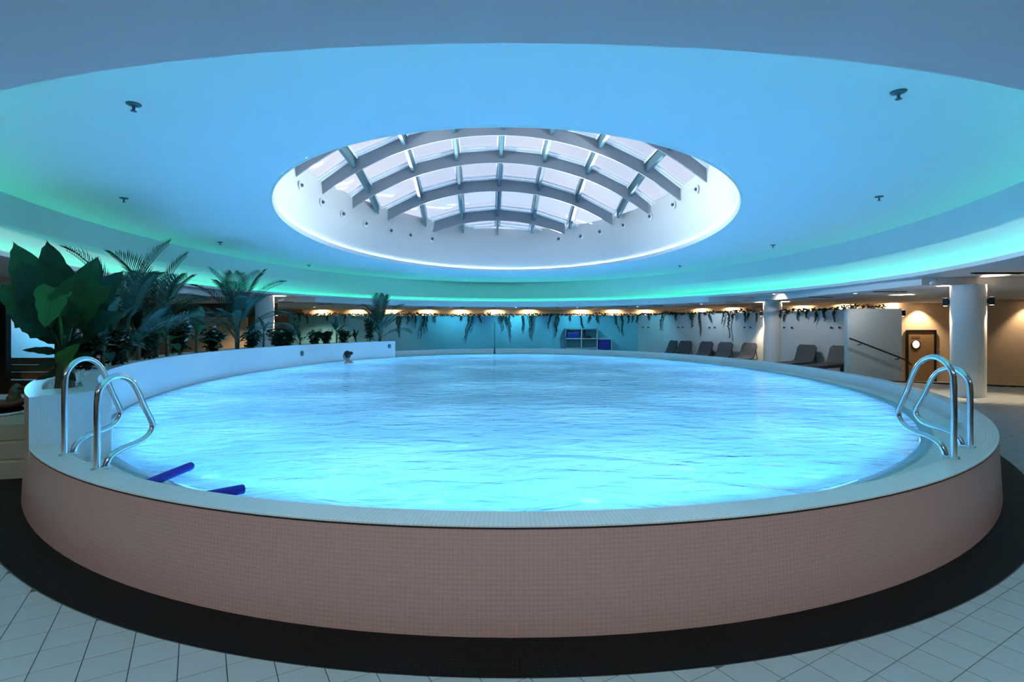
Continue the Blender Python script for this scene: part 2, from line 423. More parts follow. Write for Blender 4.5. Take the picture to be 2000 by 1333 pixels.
# ------------------------------------------------------------------ planter on the left rim
plant_root = empty('planter', (CX, CY, 0))
def pl(mb, name, m, smooth=False):
    o = mb.build(name, m, plant_root); o.location = (-CX, -CY, 0)
    if smooth: o.data.polygons.foreach_set('use_smooth', [True] * len(o.data.polygons))
    return o
n = 120
mb = MB()
ring_strip(mb, (SA - .02, SB - .03, .24), (SA - .02, SB - .03, ZP), T0, T1, n); pl(mb, 'inner_wall', 'tileplanter', True)
mb = MB(); ring_strip(mb, (SA - .02, SB - .03, ZP), (SA + .10, SB + .14, ZP), T0, T1, n); ring_strip(mb, (SA + .1, SB + .14, ZP), (SA + .1, SB + .14, ZP - .06), T0 - R(4), T1 + R(.5), n)
ring_strip(mb, (PA + .006, PB + .006, ZP), (PA - .1, PB - .14, ZP), T0, T1, n); ring_strip(mb, (PA - .1, PB - .14, ZP), (PA - .1, PB - .14, ZP - .06), T0 - R(4), T1 + R(.5), n)
ring_strip(mb, (SA + .1, SB + .14, ZP), (PA - .1, PB - .14, ZP), T0, T0 - R(4), 4); ring_strip(mb, (SA + .1, SB + .14, ZP), (PA - .1, PB - .14, ZP), T1 + R(.5), T1, 2)
pl(mb, 'rim', 'tilecope')
mb = MB(); ring_strip(mb, (PA + .006, PB + .006, ZR - .01), (PA + .006, PB + .006, ZP), T0, T1, n); pl(mb, 'outer_wall', 'tilewall', True)
for t in (T0, T1):
    mb = MB()
    a = E(SA - .02, SB - .03, t); b = E(PA + .006, PB + .006, t); L = math.dist(a, b)
    mb.add([(a[0], a[1], .24), (b[0], b[1], .24), (b[0], b[1], ZP), (a[0], a[1], ZP)], [(0, 1, 2, 3)], [((0, 0), (L, 0), (L, ZP - .24), (0, ZP - .24))])
    pl(mb, 'end_wall', 'tileplanter')
mb = MB()
ring_strip(mb, (SA + .1, SB + .14, ZP - .055), (PA - .1, PB - .14, ZP - .055), T0 - R(4), T1 + R(.5), n)
rnd = random.Random(3)
for k in range(1500):
    t = T0 - R(4) + (T1 - T0 + R(4.5)) * rnd.random(); s = rnd.random()
    x, y = E(SA + .13 + (PA - .24 - SA) * s, SB + .17 + (PB - .34 - SB) * s, t); r = .02 + .03 * rnd.random()
    c = Vector((x, y, ZP - .045)); a0 = rnd.random() * 6
    ring = [c + Vector((r * math.cos(a0 + i * TAU / 5), r * math.sin(a0 + i * TAU / 5), 0)) for i in range(5)]
    mb.add(ring + [c + Vector((0, 0, r * .9))], [(i, (i + 1) % 5, 5) for i in range(5)])
o = pl(mb, 'pebble_bed', 'pebble'); o['kind'] = 'stuff'
tag(plant_root, 'curved white mosaic planter wall raised on the left rim of the pool', 'planter')
# round wall jets on the planter face
def jet(t, z, label):
    x, y = E(SA - .025, SB - .035, t); inward = Vector((CX - x, (CY - y) * (SA / SB) ** 2, 0)).normalized()
    root = empty('wall_nozzle', (x, y, z)); root.rotation_euler = inward.to_track_quat('Z', 'Y').to_euler()
    a = MB(); a.lathe([(.085, 0), (.085, .012), (.05, .02)], 20); a.build('flange', 'nozzle', root, True)
    a = MB(); a.lathe([(.03, .02), (.025, .04)], 12); a.build('spout', 'steel', root, True)
    tag(root, label, 'nozzle')

# ------------------------------------------------------------------ ceiling, coffer, skylight
def ellY(X, a, b, cy=CY, cx=CX):
    u = (X - cx) / a
    return cy + b * math.sqrt(max(0, 1 - u * u))
mb = MB(); n = 200
ts2 = sorted(set([TAU * i / n for i in range(n)] + [math.atan2(x - CX, -(y - CY)) % TAU for x, y in ((22, -4), (22, 34), (-22, 34), (-22, -4))]))
sb = bound; bound = [(22, -4), (22, 34), (-22, 34), (-22, -4)]
inn = []; out_ = []
for t in ts2:
    ox, oy = ray_bound(t); d = Vector((ox - CX, oy - CY)).normalized(); k = 1 / math.sqrt((d.x / LA) ** 2 + (d.y / LB) ** 2)
    inn.append((CX + d.x * k, CY + d.y * k, ZL)); out_.append((ox, oy, ZL))
bound = sb
m_ = len(ts2)
mb.add(inn + out_, [(i, (i + 1) % m_, m_ + (i + 1) % m_, m_ + i) for i in range(m_)])
struct(mb.build('ceiling', 'ceil'))
# cove lip
lip = MB(); CC = (CX, CY)
ring_strip(lip, (LA, LB, ZL), (LA, LB, ZL + .085), 0, TAU, 240); ring_strip(lip, (LA, LB, ZL + .085), (LA + .05, LB + .06, ZL + .085), 0, TAU, 240)
ring_strip(lip, (LA + .05, LB + .06, ZL + .085), (LA + .05, LB + .06, ZL + .03), 0, TAU, 240); ring_strip(lip, (LA + .05, LB + .06, ZL + .03), (LA + .34, LB + .42, ZL + .03), 0, TAU, 240)
lip_o = lip.build('cove_lip', 'plaster'); 
cof = MB(); CK = (-.2, CY); KA, KB = 8.97, 13.2
prof = [(LA + .34, LB + .42, ZL + .03, CC), (LA + .30, LB + .50, ZL + .25, CC), ((LA + KA) / 2 + .14, (LB + KB) / 2 + .2, (ZL + ZC) / 2 + .06, (-.1, CY)), (KA, KB, ZC, CK)]
for a, b in zip(prof[:-1], prof[1:]): ring_strip(cof, a, b, 0, TAU, 240)
autosmooth(struct(cof.build('wall_coffer', 'plaster')), 40)
OA, OB, OC = 5.0, 7.9, (-.1, 13.8)
cc = MB(); ring_strip(cc, (KA, KB, ZC, CK), (OA, OB, ZC, OC), 0, TAU, 240); struct(cc.build('ceiling_coffer', 'plaster'))
lip_o.name = 'trim_2'; struct(lip_o)
led = MB(); ring_strip(led, (LA + .265, LB + .33, ZL + .045), (LA + .30, LB + .375, ZL + .045), 0, TAU, 180)
tag(led.build('led_cove_strip', 'led'), 'glowing green LED strip hidden behind the oval coffer lip', 'light strip')

SKC = Vector((-.2, 13.67)); KY = 1.4865; SROT = R(2.9)
def dome(lx, ly):  # local coordinates
    return EYE - 2.68 + math.sqrt(max(4, 64 - lx * lx - (ly / KY) ** 2))
RS = 4.98
sky = empty('skylight', (SKC.x, SKC.y, 0), SROT)
# shaft
sh = MB(); n = 160; low = []; top_ = []; topo = []
for i in range(n):
    t = TAU * i / n
    x, y = E(OA, OB, t, *OC); low.append((x, y, ZC))
    wx, wy = E(RS + .02, (RS + .12) * KY, t, SKC.x, SKC.y)
    lx = (wx - SKC.x) * math.cos(SROT) + (wy - SKC.y) * math.sin(SROT); ly = -(wx - SKC.x) * math.sin(SROT) + (wy - SKC.y) * math.cos(SROT)
    top_.append((wx, wy, dome(lx, ly) + .40)); topo.append((SKC.x + (wx - SKC.x) * 1.06, SKC.y + (wy - SKC.y) * 1.06, dome(lx, ly) + .46))
sh.add(low + top_ + topo, [(i, (i + 1) % n, n + (i + 1) % n, n + i) for i in range(n)] + [(n + i, n + (i + 1) % n, 2 * n + (i + 1) % n, 2 * n + i) for i in range(n)])
struct(sh.build('wall_skylight_shaft', 'plaster', smooth=True))
lipm = MB()
ring_strip(lipm, (OA, OB, ZC, OC), (OA - .03, OB - .04, ZC - .02, OC), 0, TAU, 200); ring_strip(lipm, (OA - .03, OB - .04, ZC - .02, OC), (OA - .05, OB - .06, ZC + .03, OC), 0, TAU, 200); ring_strip(lipm, (OA - .05, OB - .06, ZC + .03, OC), (OA - .058, OB - .070, ZC + .085, OC), 0, TAU, 200)
struct(lipm.build('trim_3', 'whiteframe'))
# arched beams, purlins, panes
ARCH = [(-4.25 + 1.215 * k) * KY + .22 for k in range(8)]
BH = .42; BT = .055
def half(ly): return RS * math.sqrt(max(0, 1 - (ly / ((RS + .1) * KY)) ** 2))
for ly in ARCH:
    hw = half(ly) + .05
    if hw < .6: continue
    mb = MB(); N = 26; sec = []
    for i in range(N + 1):
        lx = -hw + 2 * hw * i / N; z = dome(lx, ly)
        sec.append([(lx, ly - BT / 2, z), (lx, ly + BT / 2, z), (lx, ly + BT / 2, z + BH), (lx, ly - BT / 2, z + BH)])
    vs_ = [p for s in sec for p in s]; fs_ = [(0, 1, 2, 3), (4 * N + 3, 4 * N + 2, 4 * N + 1, 4 * N)]
    for i in range(N):
        for k in range(4): a = 4 * i + k; b = 4 * i + (k + 1) % 4; fs_.append((a, a + 4, b + 4, b))
    mb.add(vs_, fs_); autosmooth(mb.build('arched_beam', 'beam', sky), 30)
PUR = [1.35 * k for k in range(-3, 4)]
for lx in PUR:
    for a, b in zip(ARCH[:-1], ARCH[1:]):
        if half(a) < abs(lx) and half(b) < abs(lx): continue
        a2, b2 = a, b
        lim = (RS + .1) * KY * math.sqrt(max(0, 1 - (lx / RS) ** 2))
        a2 = max(a2, -lim); b2 = min(b2, lim)
        mb = MB(); w_ = .045; p0 = dome(lx, a2); p1 = dome(lx, b2); f0 = .14
        mb.add([(lx - w_, a2, p0 + f0), (lx + w_, a2, p0 + f0), (lx + w_, a2, p0 + BH), (lx - w_, a2, p0 + BH), (lx - w_, b2, p1 + f0), (lx + w_, b2, p1 + f0), (lx + w_, b2, p1 + BH), (lx - w_, b2, p1 + BH)],
               [(0, 1, 2, 3), (7, 6, 5, 4), (0, 4, 5, 1), (1, 5, 6, 2), (2, 6, 7, 3), (3, 7, 4, 0)])
        mb.build('purlin', 'purlin', sky)
ends = [-RS * KY - .1] + ARCH + [RS * KY + .1]
for lx in PUR:
    lim = (RS + .1) * KY * math.sqrt(max(0, 1 - (lx / RS) ** 2))
    for a, b in ((ARCH[-1], lim),):
        if b - a < .2: continue
        mb = MB(); p0 = dome(lx, a); p1 = dome(lx, b); w_ = .04
        mb.add([(lx - w_, a, p0 + .14), (lx + w_, a, p0 + .14), (lx + w_, a, p0 + BH), (lx - w_, a, p0 + BH), (lx - w_, b, p1 + .14), (lx + w_, b, p1 + .14), (lx + w_, b, p1 + BH), (lx - w_, b, p1 + BH)],
               [(0, 1, 2, 3), (7, 6, 5, 4), (0, 4, 5, 1), (1, 5, 6, 2), (2, 6, 7, 3), (3, 7, 4, 0)])
        mb.build('purlin', 'purlin', sky)
xe = [-5.4] + PUR + [5.4]
for x0, x1 in zip(xe[:-1], xe[1:]):
    for y0, y1 in zip(ends[:-1], ends[1:]):
        cxm, cym = (x0 + x1) / 2, (y0 + y1) / 2
        if math.hypot(cxm / (RS + .5), cym / ((RS + .6) * KY)) > 1.05: continue
        zz = lambda a, b: dome(a, b) + BH + .03
        mb = MB()
        mb.add([(x0, y0, zz(x0, y0)), (x1, y0, zz(x1, y0)), (x1, y1, zz(x1, y1)), (x0, y1, zz(x0, y1))], [(0, 1, 2, 3)])
        gp_ = mb.build('glass_pane', 'glass', sky)
        # white glazing bars along the two arch sides of the pane
        mb = MB()
        for yy, sgn in ((y0, 1), (y1, -1)):
            for off, hh in ((.09, .035), (.26, .03)):
                if y1 - y0 < .8: continue
                ya = yy + sgn * off
                g = .05
                A = Vector((x0 + g, ya, zz(x0 + g, ya) - .06)); Bq = Vector((x1 - g, ya, zz(x1 - g, ya) - .06))
                mb.tube([A, Bq], hh * .95, 4)
        for xx, sgn in ((x0, 1), (x1, -1)):
            A = Vector((xx + sgn * .09, y0 + .05, zz(xx, y0 + .05) - .05)); Bq = Vector((xx + sgn * .09, y1 - .05, zz(xx, y1 - .05) - .05))
            mb.tube([A, Bq], .03, 4)
        if mb.v: mb.build('glazing_bars', 'whiteframe', gp_)
tag(sky, 'domed oval skylight with grey arched beams over the pool', 'skylight')
M['shaftfill'] = mat('cool_fill_strip', (.8, .95, 1), .5, emit=(.62, .90, 1.0), es=SHAFT_FILL)
mb = MB(); ring_strip(mb, (OA - .028, OB - .034, ZC + .02, OC), (OA - .008, OB - .01, ZC + .02, OC), 0, TAU, 120)  # light strip added behind the rim to keep the shaft bright
tag(mb.build('shaft_fill_strip', 'shaftfill'), 'added pale light strip round the lower rim, brightening the skylight shaft', 'light strip')
# portal over the opening, lets the daylight in with less noise
ld = bpy.data.lights.new('skylight_portal', 'AREA'); ld.shape = 'RECTANGLE'; ld.size = 10.6; ld.size_y = 16; ld.energy = 1
ld.cycles.is_portal = True
lo = bpy.data.objects.new('skylight_portal', ld); COL.objects.link(lo); lo.location = (SKC.x, SKC.y, 7.6)

# ------------------------------------------------------------------ lower soffits beyond the coffer
ZF = 2.55
sof = MB()
def soffit_rect(x0, x1, y0, y1): sof.box((x0, y0, ZF), (x1, y1, ZL - .002))
soffit_rect(9.45, 21.9, 12.34, 20.9); soffit_rect(-21.9, -9.45, 12.34, 20.9)
N = 90; xs = [-9.6 + 19.2 * i / N for i in range(N + 1)]
lowp = [(x, max(20.9, ellY(x, LA + .06, LB + .08)) if abs(x) < LA else 20.9) for x in xs]
vs_ = [(x, y, ZF) for x, y in lowp] + [(x, 33.9, ZF) for x, y in lowp] + [(x, y, ZL) for x, y in lowp]
m_ = N + 1
sof.add(vs_, [(i, i + 1, m_ + i + 1, m_ + i) for i in range(N)] + [(2 * m_ + i, 2 * m_ + i + 1, i + 1, i) for i in range(N)])
sof.box((9.6, 20.9, ZF), (21.9, 33.9, ZL - .002)); sof.box((-21.9, 20.9, ZF), (-9.6, 33.9, ZL - .002))
struct(sof.build('ceiling_soffit', 'ceil'))
def ceil_z(x, y):
    if y > 20.9 or (abs(x) > 9.45 and y > 12.34): return ZF
    return ZL

# ------------------------------------------------------------------ walls
def wall(name, a, b, z0, z1, th, m):
    a = Vector(a); b = Vector(b); d = (b - a).normalized(); nr = Vector((-d.y, d.x)) * th
    mb = MB(); mb.poly_extrude([tuple(a), tuple(b), tuple(b + nr), tuple(a + nr)], z0, z1)
    return mb.build(name, m)
struct(wall('wall_far', (-22, 30.6), (8.5, 30.6), 0, ZF, .15, 'wallwarm'))
struct(wall('wall_far_right', (8.5, 30.6), (15.6, 21.6), -.62, ZF, .15, 'wallwarm'))
struct(wall('wall_door', (15.6, 21.6), (18.2, 21.6), -.62, ZF, .15, 'wallwarm'))
struct(wall('wall_right_near', (16.2, 18.7), (22, 18.7), -.62, ZF, .15, 'wallwarm'))
struct(wall('wall_right', (22, 34), (22, -4), -.62, ZL, -.15, 'wallwarm'))
struct(wall('wall_left', (-22, 34), (-22, -4), 0, ZL, .15, 'wallwarm'))
struct(wall('wall_behind_camera', (-22, -4), (22, -4), 0, ZL, -.15, 'wallwarm'))
# low blue-grey walls carrying ivy
WZ = 2.17
LWa, LWb, LWc = Vector((-11.5, 27.6)), Vector((6.5, 27.6)), Vector((11.6, 18.0))
struct(wall('wall_garland_far', LWa, LWb, 0, WZ, .2, 'wallcyanlit'))
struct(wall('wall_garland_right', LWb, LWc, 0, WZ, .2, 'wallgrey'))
part = struct(wall('wall_partition', (10.0, 15.95), (11.62, 15.95), -.02, 2.13, .16, 'wallgrey'))
# warm side wall return at left end of far wall
struct(wall('wall_niche_left', (-13.2, 30.0), (-11.75, 30.0), 0, ZF, .1, 'wallwarm'))

# ------------------------------------------------------------------ columns with sconces
def spotlight(name, loc, target, energy, ang, col, parent=None, blend=.6, rad=.03):
    l = bpy.data.lights.new(name, 'SPOT'); l.energy = energy; l.spot_size = R(ang); l.spot_blend = blend; l.color = col; l.shadow_soft_size = rad
    o = bpy.data.objects.new(name, l); COL.objects.link(o); o.location = loc
    d = Vector(target) - Vector(loc); o.rotation_euler = d.to_track_quat('-Z', 'Y').to_euler()
    if parent is not None:
        o.parent = parent; o.matrix_parent_inverse = parent.matrix_world.inverted()
    return o
WARM = (1.0, .74, .47)
def sconce(x, y, z, out, label, e=SPOT, ld=.05):
    root = empty('wall_sconce', (x, y, z), math.atan2(out[1], out[0]))
    bpy.context.view_layer.update()
    mb = MB(); mb.box((.03, -.06, -.09), (.13, .06, .09)); hs_ = mb.build('housing', 'black', root, bevel=.006)
    mb = MB(); mb.box((0, -.035, -.05), (.03, .035, .05)); mb.build('wall_bracket', 'black', root)
    for s in (1, -1):
        mb = MB(); mb.box((.045, -.045, s * .0905 - .0003), (.115, .045, s * .0905 + .0003)); mb.build('lens', 'bulbw', hs_)
        a = spotlight('sconce_beam', (.07, 0, s * .10), (.03, 0, s * 2), e, 75, WARM); a.parent = root
    tag(root, label, 'sconce')
def column(x, y, r, label, zt):
    mb = MB(); mb.lathe([(r, 0.005), (r, zt)], 48, (x, y, 0))
    o = autosmooth(mb.build('column', 'plaster'), 40)
    tag(o, label, 'column')
C1 = (10.45, 12.26); C2 = (10.1, 20.75); C3 = (-9.15, 19.8); CRD = .325
column(*C1, CRD, 'thick white round column right of the pool with two black sconces', ZF - .003)
column(*C2, CRD, 'round white column standing between the grey loungers', ZL - .003)
column(*C3, CRD, 'round white column rising behind the planter palms', ZL - .003)
def side(c, sgn):
    v = Vector((c[0], c[1])).normalized(); p = Vector((v.y, -v.x)) * sgn
    return (c[0] + p.x * CRD, c[1] + p.y * CRD), p
for c, nm, hz in ((C1, 'thick right column', 2.17), (C2, 'column between the loungers', 2.1), (C3, 'column behind the palms', 2.1)):
    for sgn, w_ in ((-1, 'left'), (1, 'right')):
        if c is C3 and sgn < 0: continue
        (sx, sy), p = side(c, sgn)
        sconce(sx, sy, hz, p, 'black box sconce on the %s side of the %s' % (w_, nm))
sconce(11.62, 16.03, 2.0, (1, 0), 'black box sconce on the right end of the grey partition')

# ------------------------------------------------------------------ warm downlights along the far walls
def downlight(x, y, z, label, group, e=SPOT, aim=(0, 0), ang=100, col=WARM, lens='bulb'):
    root = empty('downlight', (x, y, z))
    mb = MB(); mb.lathe([(.055, 0), (.06, -.012), (.045, -.014), (.04, -.004)], 16); mb.build('trim_ring', 'whiteframe', root)
    mb = MB(); mb.lathe([(.04, -.006), (.038, -.008)], 12); mb.build('lens', lens, root)
    a = spotlight('downlight_beam', (0, 0, -.03), (aim[0], aim[1], -1), e, ang, col); a.parent = root
    tag(root, label, 'downlight', group)
for k_, x_ in enumerate((625, 695, 763, 833, 899, 966, 1033, 1136, 1200, 1263)):
    X = pxY(x_, 30.3); downlight(X, 30.26, ZF - .001, 'small recessed downlight above the far ivy wall, %s from the left' % ORD[k_], 'downlights over the far wall', 34, (0, .8), 160)
dv = Vector((15.6 - 8.5, 21.6 - 30.6)).normalized(); nv = Vector((dv.y, -dv.x))
for k_, x_ in enumerate((1363, 1424, 1562, 1646, 1740)):
    # intersection of ray and offset wall line
    u = (x_ - 1000) / FPX; a = Vector((8.5, 30.6)) + nv * .34
    tt = (u * a.y - a.x) / (dv.x - u * dv.y); p = a + dv * tt
    downlight(p.x, p.y, ZF - .001, 'small recessed downlight above the angled wall behind the loungers, %s from the left' % ORD[k_], 'downlights over the angled wall', 34, (-nv.x * .8, -nv.y * .8), 160)
downlight(16.4, 21.2, ZF - .001, 'recessed downlight in front of the bronze door', None, 120, (0, .1))
downlight(18.0, 18.3, ZF - .001, 'recessed downlight over the beige wall at the far right', None, 60, (0, .1))
# added lamps in the outer ceiling, lighting the sides and the steps
for (x, y), nm in (((13.0, 9.0), 'added downlight in the ceiling near the thick column'), ((-11.0, 9.6), 'added downlight in the ceiling above the dark doorway'), ((-14.5, 20.0), 'added downlight in the ceiling left of the planter'), ((-12.0, 23.0), 'added downlight in the ceiling behind the palms'), ((-9.6, 26.0), 'added downlight in the ceiling by the left niche'), ((-8.0, 4.4), 'added downlight in the ceiling above the stone steps')):
    downlight(x, y, ceil_z(x, y) - .001, nm, None, 60 if y < 5 else 150, ang=130)
COOL = (.22, .78, 1.0)  # ceiling lamps added to brighten and tint the far and right walls
for k, (x, y, cc_, en) in enumerate(((-6.2, 25.6, (.9, .92, 1), 22), (-3.0, 26.3, COOL, 46), (.2, 26.6, COOL, 46), (3.2, 26.2, COOL, 46), (5.9, 25.2, COOL, 34), (7.9, 22.4, (.85, .95, 1), 26), (9.1, 18.6, (1, .92, .82), 34), (9.75, 15.2, (1, .95, .9), 18))):
    tgt = Vector((x, y)) - Vector((CX, CY)); tgt.normalize()
    downlight(x, y, ceil_z(x, y) - .001, 'added tiny ceiling lamp between coffer and far wall, %s from the left' % ORD[k], 'added ceiling lamps around the coffer', en, (tgt.x * .9, tgt.y * .9), 120, cc_, 'bulbfill')
for k, x in enumerate((-5.0, -1.7, 1.7, 5.0)):  # out-of-view lamps added to light the near floor and pool wall
    downlight(x, .35, ZL - .001, 'added downlight in the near ceiling beside the coffer edge, %s from the left' % ORD[k], 'added near ceiling downlights', FRONT_FILL, (0, .25), 130, (.80, .94, 1.0), 'bulbfill')
#---PART2
# ------------------------------------------------------------------ pool ladders
def ladder(ta, tb, ha, hb, label):
    tm = (ta + tb) / 2
    bx, by = E(IA + .02, IB + .03, tm); root = empty('pool_ladder', (bx, by, ZR))
    feet = []
    for t, h in ((ta, ha), (tb, hb)):
        x, y = E(IA + .035, IB + .045, t); base = Vector((x - bx, y - by, 0))
        inward = Vector((CX - x, CY - y, 0)).normalized()
        w = lambda u, z: base + inward * u + Vector((0, 0, z * h))
        pts = [w(0, -.02), w(0, .30), w(0, .60), w(.01, .84), w(.07, .96), w(.15, 1.0), w(.24, .95), w(.30, .83), w(.36, .62), w(.425, .42), w(.43, .33), w(.38, .24), w(.29, .195), w(.18, .165), w(.09, .10), w(.055, -.02)]
        mb = MB(); mb.tube(cr(pts, 6), .0215, 12); rail_ = mb.build('rail', 'steel', root, True)
        for u in (0, .055):
            fl = MB(); fl.lathe([(.04, 0), (.04, .006), (.026, .012)], 16, tuple(base + inward * u)); fl.build('foot_flange', 'steel', rail_, True)
        x2, y2 = E(BA - .16, BB - .2, t); feet.append(Vector((x2 - bx, y2 - by, 0)))
    for z in (.16, -.08, -.32):
        a, b = [f + Vector((0, 0, z - ZR)) for f in feet]; d = (b - a).normalized(); nr = Vector((-d.y, d.x, 0))
        mb = MB(); q = [a + nr * .04, b + nr * .04, b - nr * .04, a - nr * .04]
        mb.add(q + [p + Vector((0, 0, .03)) for p in q], [(3, 2, 1, 0), (4, 5, 6, 7), (0, 1, 5, 4), (1, 2, 6, 5), (2, 3, 7, 6), (3, 0, 4, 7)])
        mb.build('step', 'black', root)
    tag(root, label, 'ladder')
ladder(R(-23.6), R(-28.7), .665, .77, 'polished steel ladder rails at the left, beside the planter end')
ladder(R(27.6), R(31.6), .79, .67, 'polished steel ladder rails at the right side of the pool')

# foam noodles on the near left edge
def noodle(a, b, r, label, bend=.0):
    a = Vector(a); b = Vector(b); m = (a + b) / 2 + Vector((0, 0, bend))
    pts = cr([a, m, b], 8); root = MB()
    root.tube(pts, r, 14)
    o = root.build('foam_noodle', 'noodle', smooth=False); autosmooth(o, 50)
    tag(o, label, 'pool noodle')
na = px(262, 956, .40); nb = px(372, 911, .365)
noodle((na.x, na.y, .40), (nb.x, nb.y, .365), .036, 'dark blue foam noodle lying over the pool edge nearest the left ladder', .0)
na = px(350, 980, .41); nb = px(474, 956, .375)
noodle((na.x, na.y, .41), (nb.x, nb.y, .375), .036, 'dark blue foam noodle farther right along the pool edge')
# yellow float on the far rim
fa = px(838, 691, .40); fb = px(874, 690, .40)
mb = MB(); yy = CY + SB + .15
for k in range(1): mb.tube(cr([(pxY(836, yy), yy, ZS + .05), (pxY(850, yy), yy + .05, ZS + .06), (pxY(876, yy), yy, ZS + .05)], 6), .05, 10)
tag(mb.build('foam_float', 'yellow', smooth=True), 'yellow foam float lying on the far pool edge', 'float')
# slender pole at the far edge
py_ = CY + SB - .05; pxx = pxY(966, py_)
pole = empty('metering_pole', (pxx, py_, ZS))
mb = MB(); mb.tube([(0, 0, 0), (0, 0, 1.42)], .018, 10); mb.build('shaft', 'nozzle', pole, True)
mb = MB(); mb.lathe([(.06, 0), (.06, .02), (.03, .05), (.026, .26), (.02, .27)], 14); mb.build('socket', 'black', pole, True)
tag(pole, 'slender upright pole standing at the far edge of the pool', 'pole')

jet(R(-108), .72, 'round dark wall nozzle midway along the white planter face')
jet(R(-136), .80, 'round dark wall nozzle at the far end of the planter face')

# ------------------------------------------------------------------ swimmer
def swimmer():
    wl_ = px(677, 708, ZW); X, Y = -5.72, 18.55
    root = empty('person', (X, Y, ZW), R(170))
    bodyb = MB()
    SP = [(math.sin(math.pi * k / 12) + (1e-4 if k in (0, 12) else 0), -math.cos(math.pi * k / 12)) for k in range(13)]
    def ell(c, r):
        m = Matrix.Translation(c) @ Matrix.Diagonal((*r, 1)); bodyb.lathe(SP, 16, mtx=m)
    def cap(a, b, ra, rb, n=7):
        for i in range(n):
            t = i / (n - 1); ell(Vector(a).lerp(Vector(b), t), [ra + (rb - ra) * t] * 3)
    # local +x is where the face looks
    ell((.02, 0, .235), (.105, .085, .125)); ell((.055, 0, .165), (.07, .062, .065))      # skull, jaw
    cap((.115, 0, .235), (.140, 0, .205), .012, .018, 4)                                   # nose
    cap((.095, 0, .165), (.108, 0, .16), .022, .022, 2)                                    # lips, chin
    ell((.095, 0, .125), (.03, .03, .025))
    for s in (-1, 1): ell((.0, s * .088, .225), (.022, .012, .035))                       # ears
    cap((-.02, 0, .15), (-.05, 0, .02), .058, .062)                                        # neck
    cap((-.06, -.17, -.03), (-.06, .17, -.03), .07, .07)                                   # shoulders
    cap((-.06, 0, -.06), (-.16, 0, -.45), .15, .12); cap((-.16, 0, -.45), (-.22, 0, -.6), .13, .15)
    for s in (-1, 1):
        cap((-.06, s * .2, -.04), (.12, s * .30, -.16), .055, .045); cap((.12, s * .30, -.16), (.36, s * .24, -.10), .042, .032)
        ell((.42, s * .23, -.10), (.05, .04, .014))
        for k in range(4): cap((.45, s * (.20 + .018 * k), -.10), (.52 - .008 * abs(k - 1.5), s * (.195 + .021 * k), -.115), .009, .008, 5)
        cap((.40, s * .19, -.10), (.45, s * .165, -.105), .011, .009, 4)
        cap((-.24, s * .1, -.62), (-.45, s * .14, -.85), .085, .06); cap((-.45, s * .14, -.85), (-.78, s * .13, -.80), .055, .038); cap((-.78, s * .13, -.8), (-.9, s * .13, -.84), .035, .025, 4)
    o = bodyb.build('body', 'skin', root)
    r_ = o.modifiers.new('r', 'REMESH'); r_.mode = 'VOXEL'; r_.voxel_size = .011
    sm = o.modifiers.new('s', 'SMOOTH'); sm.iterations = 3; sm.factor = .5
    dg = bpy.context.evaluated_depsgraph_get(); me2 = bpy.data.meshes.new_from_object(o.evaluated_get(dg))
    o.modifiers.clear(); o.data = me2; me2.materials.clear(); me2.materials.append(M['skin']); me2.polygons.foreach_set('use_smooth', [True] * len(me2.polygons))
    # hair and bun
    hb = bmesh.new()
    bmesh.ops.create_uvsphere(hb, u_segments=24, v_segments=16, radius=1, matrix=Matrix.Translation((-.008, 0, .25)) @ Matrix.Diagonal((.112, .096, .125, 1)))
    kill = [v for v in hb.verts if (v.co.x > .055 and v.co.z < .325 - .1 * max(0, (.09 - v.co.x)) / .09) or v.co.z < .15 + max(0, v.co.x) * 1.2]
    bmesh.ops.delete(hb, geom=kill, context='VERTS')
    bmesh.ops.create_uvsphere(hb, u_segments=16, v_segments=10, radius=1, matrix=Matrix.Translation((-.135, 0, .30)) @ Matrix.Diagonal((.055, .055, .05, 1)))
    hm = bpy.data.meshes.new('hair'); hb.to_mesh(hm); hb.free(); hm.materials.append(M['hair']); hm.polygons.foreach_set('use_smooth', [True] * len(hm.polygons))
    ho = bpy.data.objects.new('hair', hm); COL.objects.link(ho); ho.parent = root
    sd = ho.modifiers.new('t', 'SOLIDIFY'); sd.thickness = .01; sd.offset = 0
    for s in (-1, 1):
        e = MB(); e.lathe([(.001, -.011), (.009, -.006), (.011, 0), (.009, .006), (.001, .011)], 10, (.105, s * .034, .25)); e.build('eye', 'darkhole', root, True)
    root.scale = (1.12, 1.12, 1.12)
    tag(root, 'swimmer with dark tied-up hair, head above water by the planter wall', 'person')
swimmer()

# ------------------------------------------------------------------ shelf unit, box
sx0, sx1 = pxY(1104, 27.25), pxY(1167, 27.25); W = sx1 - sx0
sh_ = empty('shelf_unit', (sx0, 27.15, 0))
def sp(name, a, b, m='shelf'): mb = MB(); mb.box(a, b); return mb.build(name, m, sh_, bevel=.004)
sp('side_panel', (0, 0, 0.006), (.035, .4, 1.5), 'shelfback'); sp('side_panel', (W - .035, 0, 0.006), (W, .4, 1.5)); sp('divider', (W / 2 - .018, 0.002, .50), (W / 2 + .018, .39, 1.44))
sp('shelf_board', (.036, .002, .955), (W - .036, .39, 1.0)); sp('shelf_board', (.036, .002, .46), (W - .036, .39, .50)); sp('top_board', (-.02, -.02, 1.44), (W + .02, .4, 1.51), 'shelfback')
sp('back_panel', (.036, .392, .02), (W - .036, .40, 1.44), 'shelfback')
tag(sh_, 'pale blue open shelf unit against the far wall below the ivy', 'shelf')
mb = MB(); mb.box((sx0 + .09, 27.2, 1.0), (sx0 + .70, 27.5, 1.29)); b = mb.build('storage_bin', 'bluebox', bevel=.03)
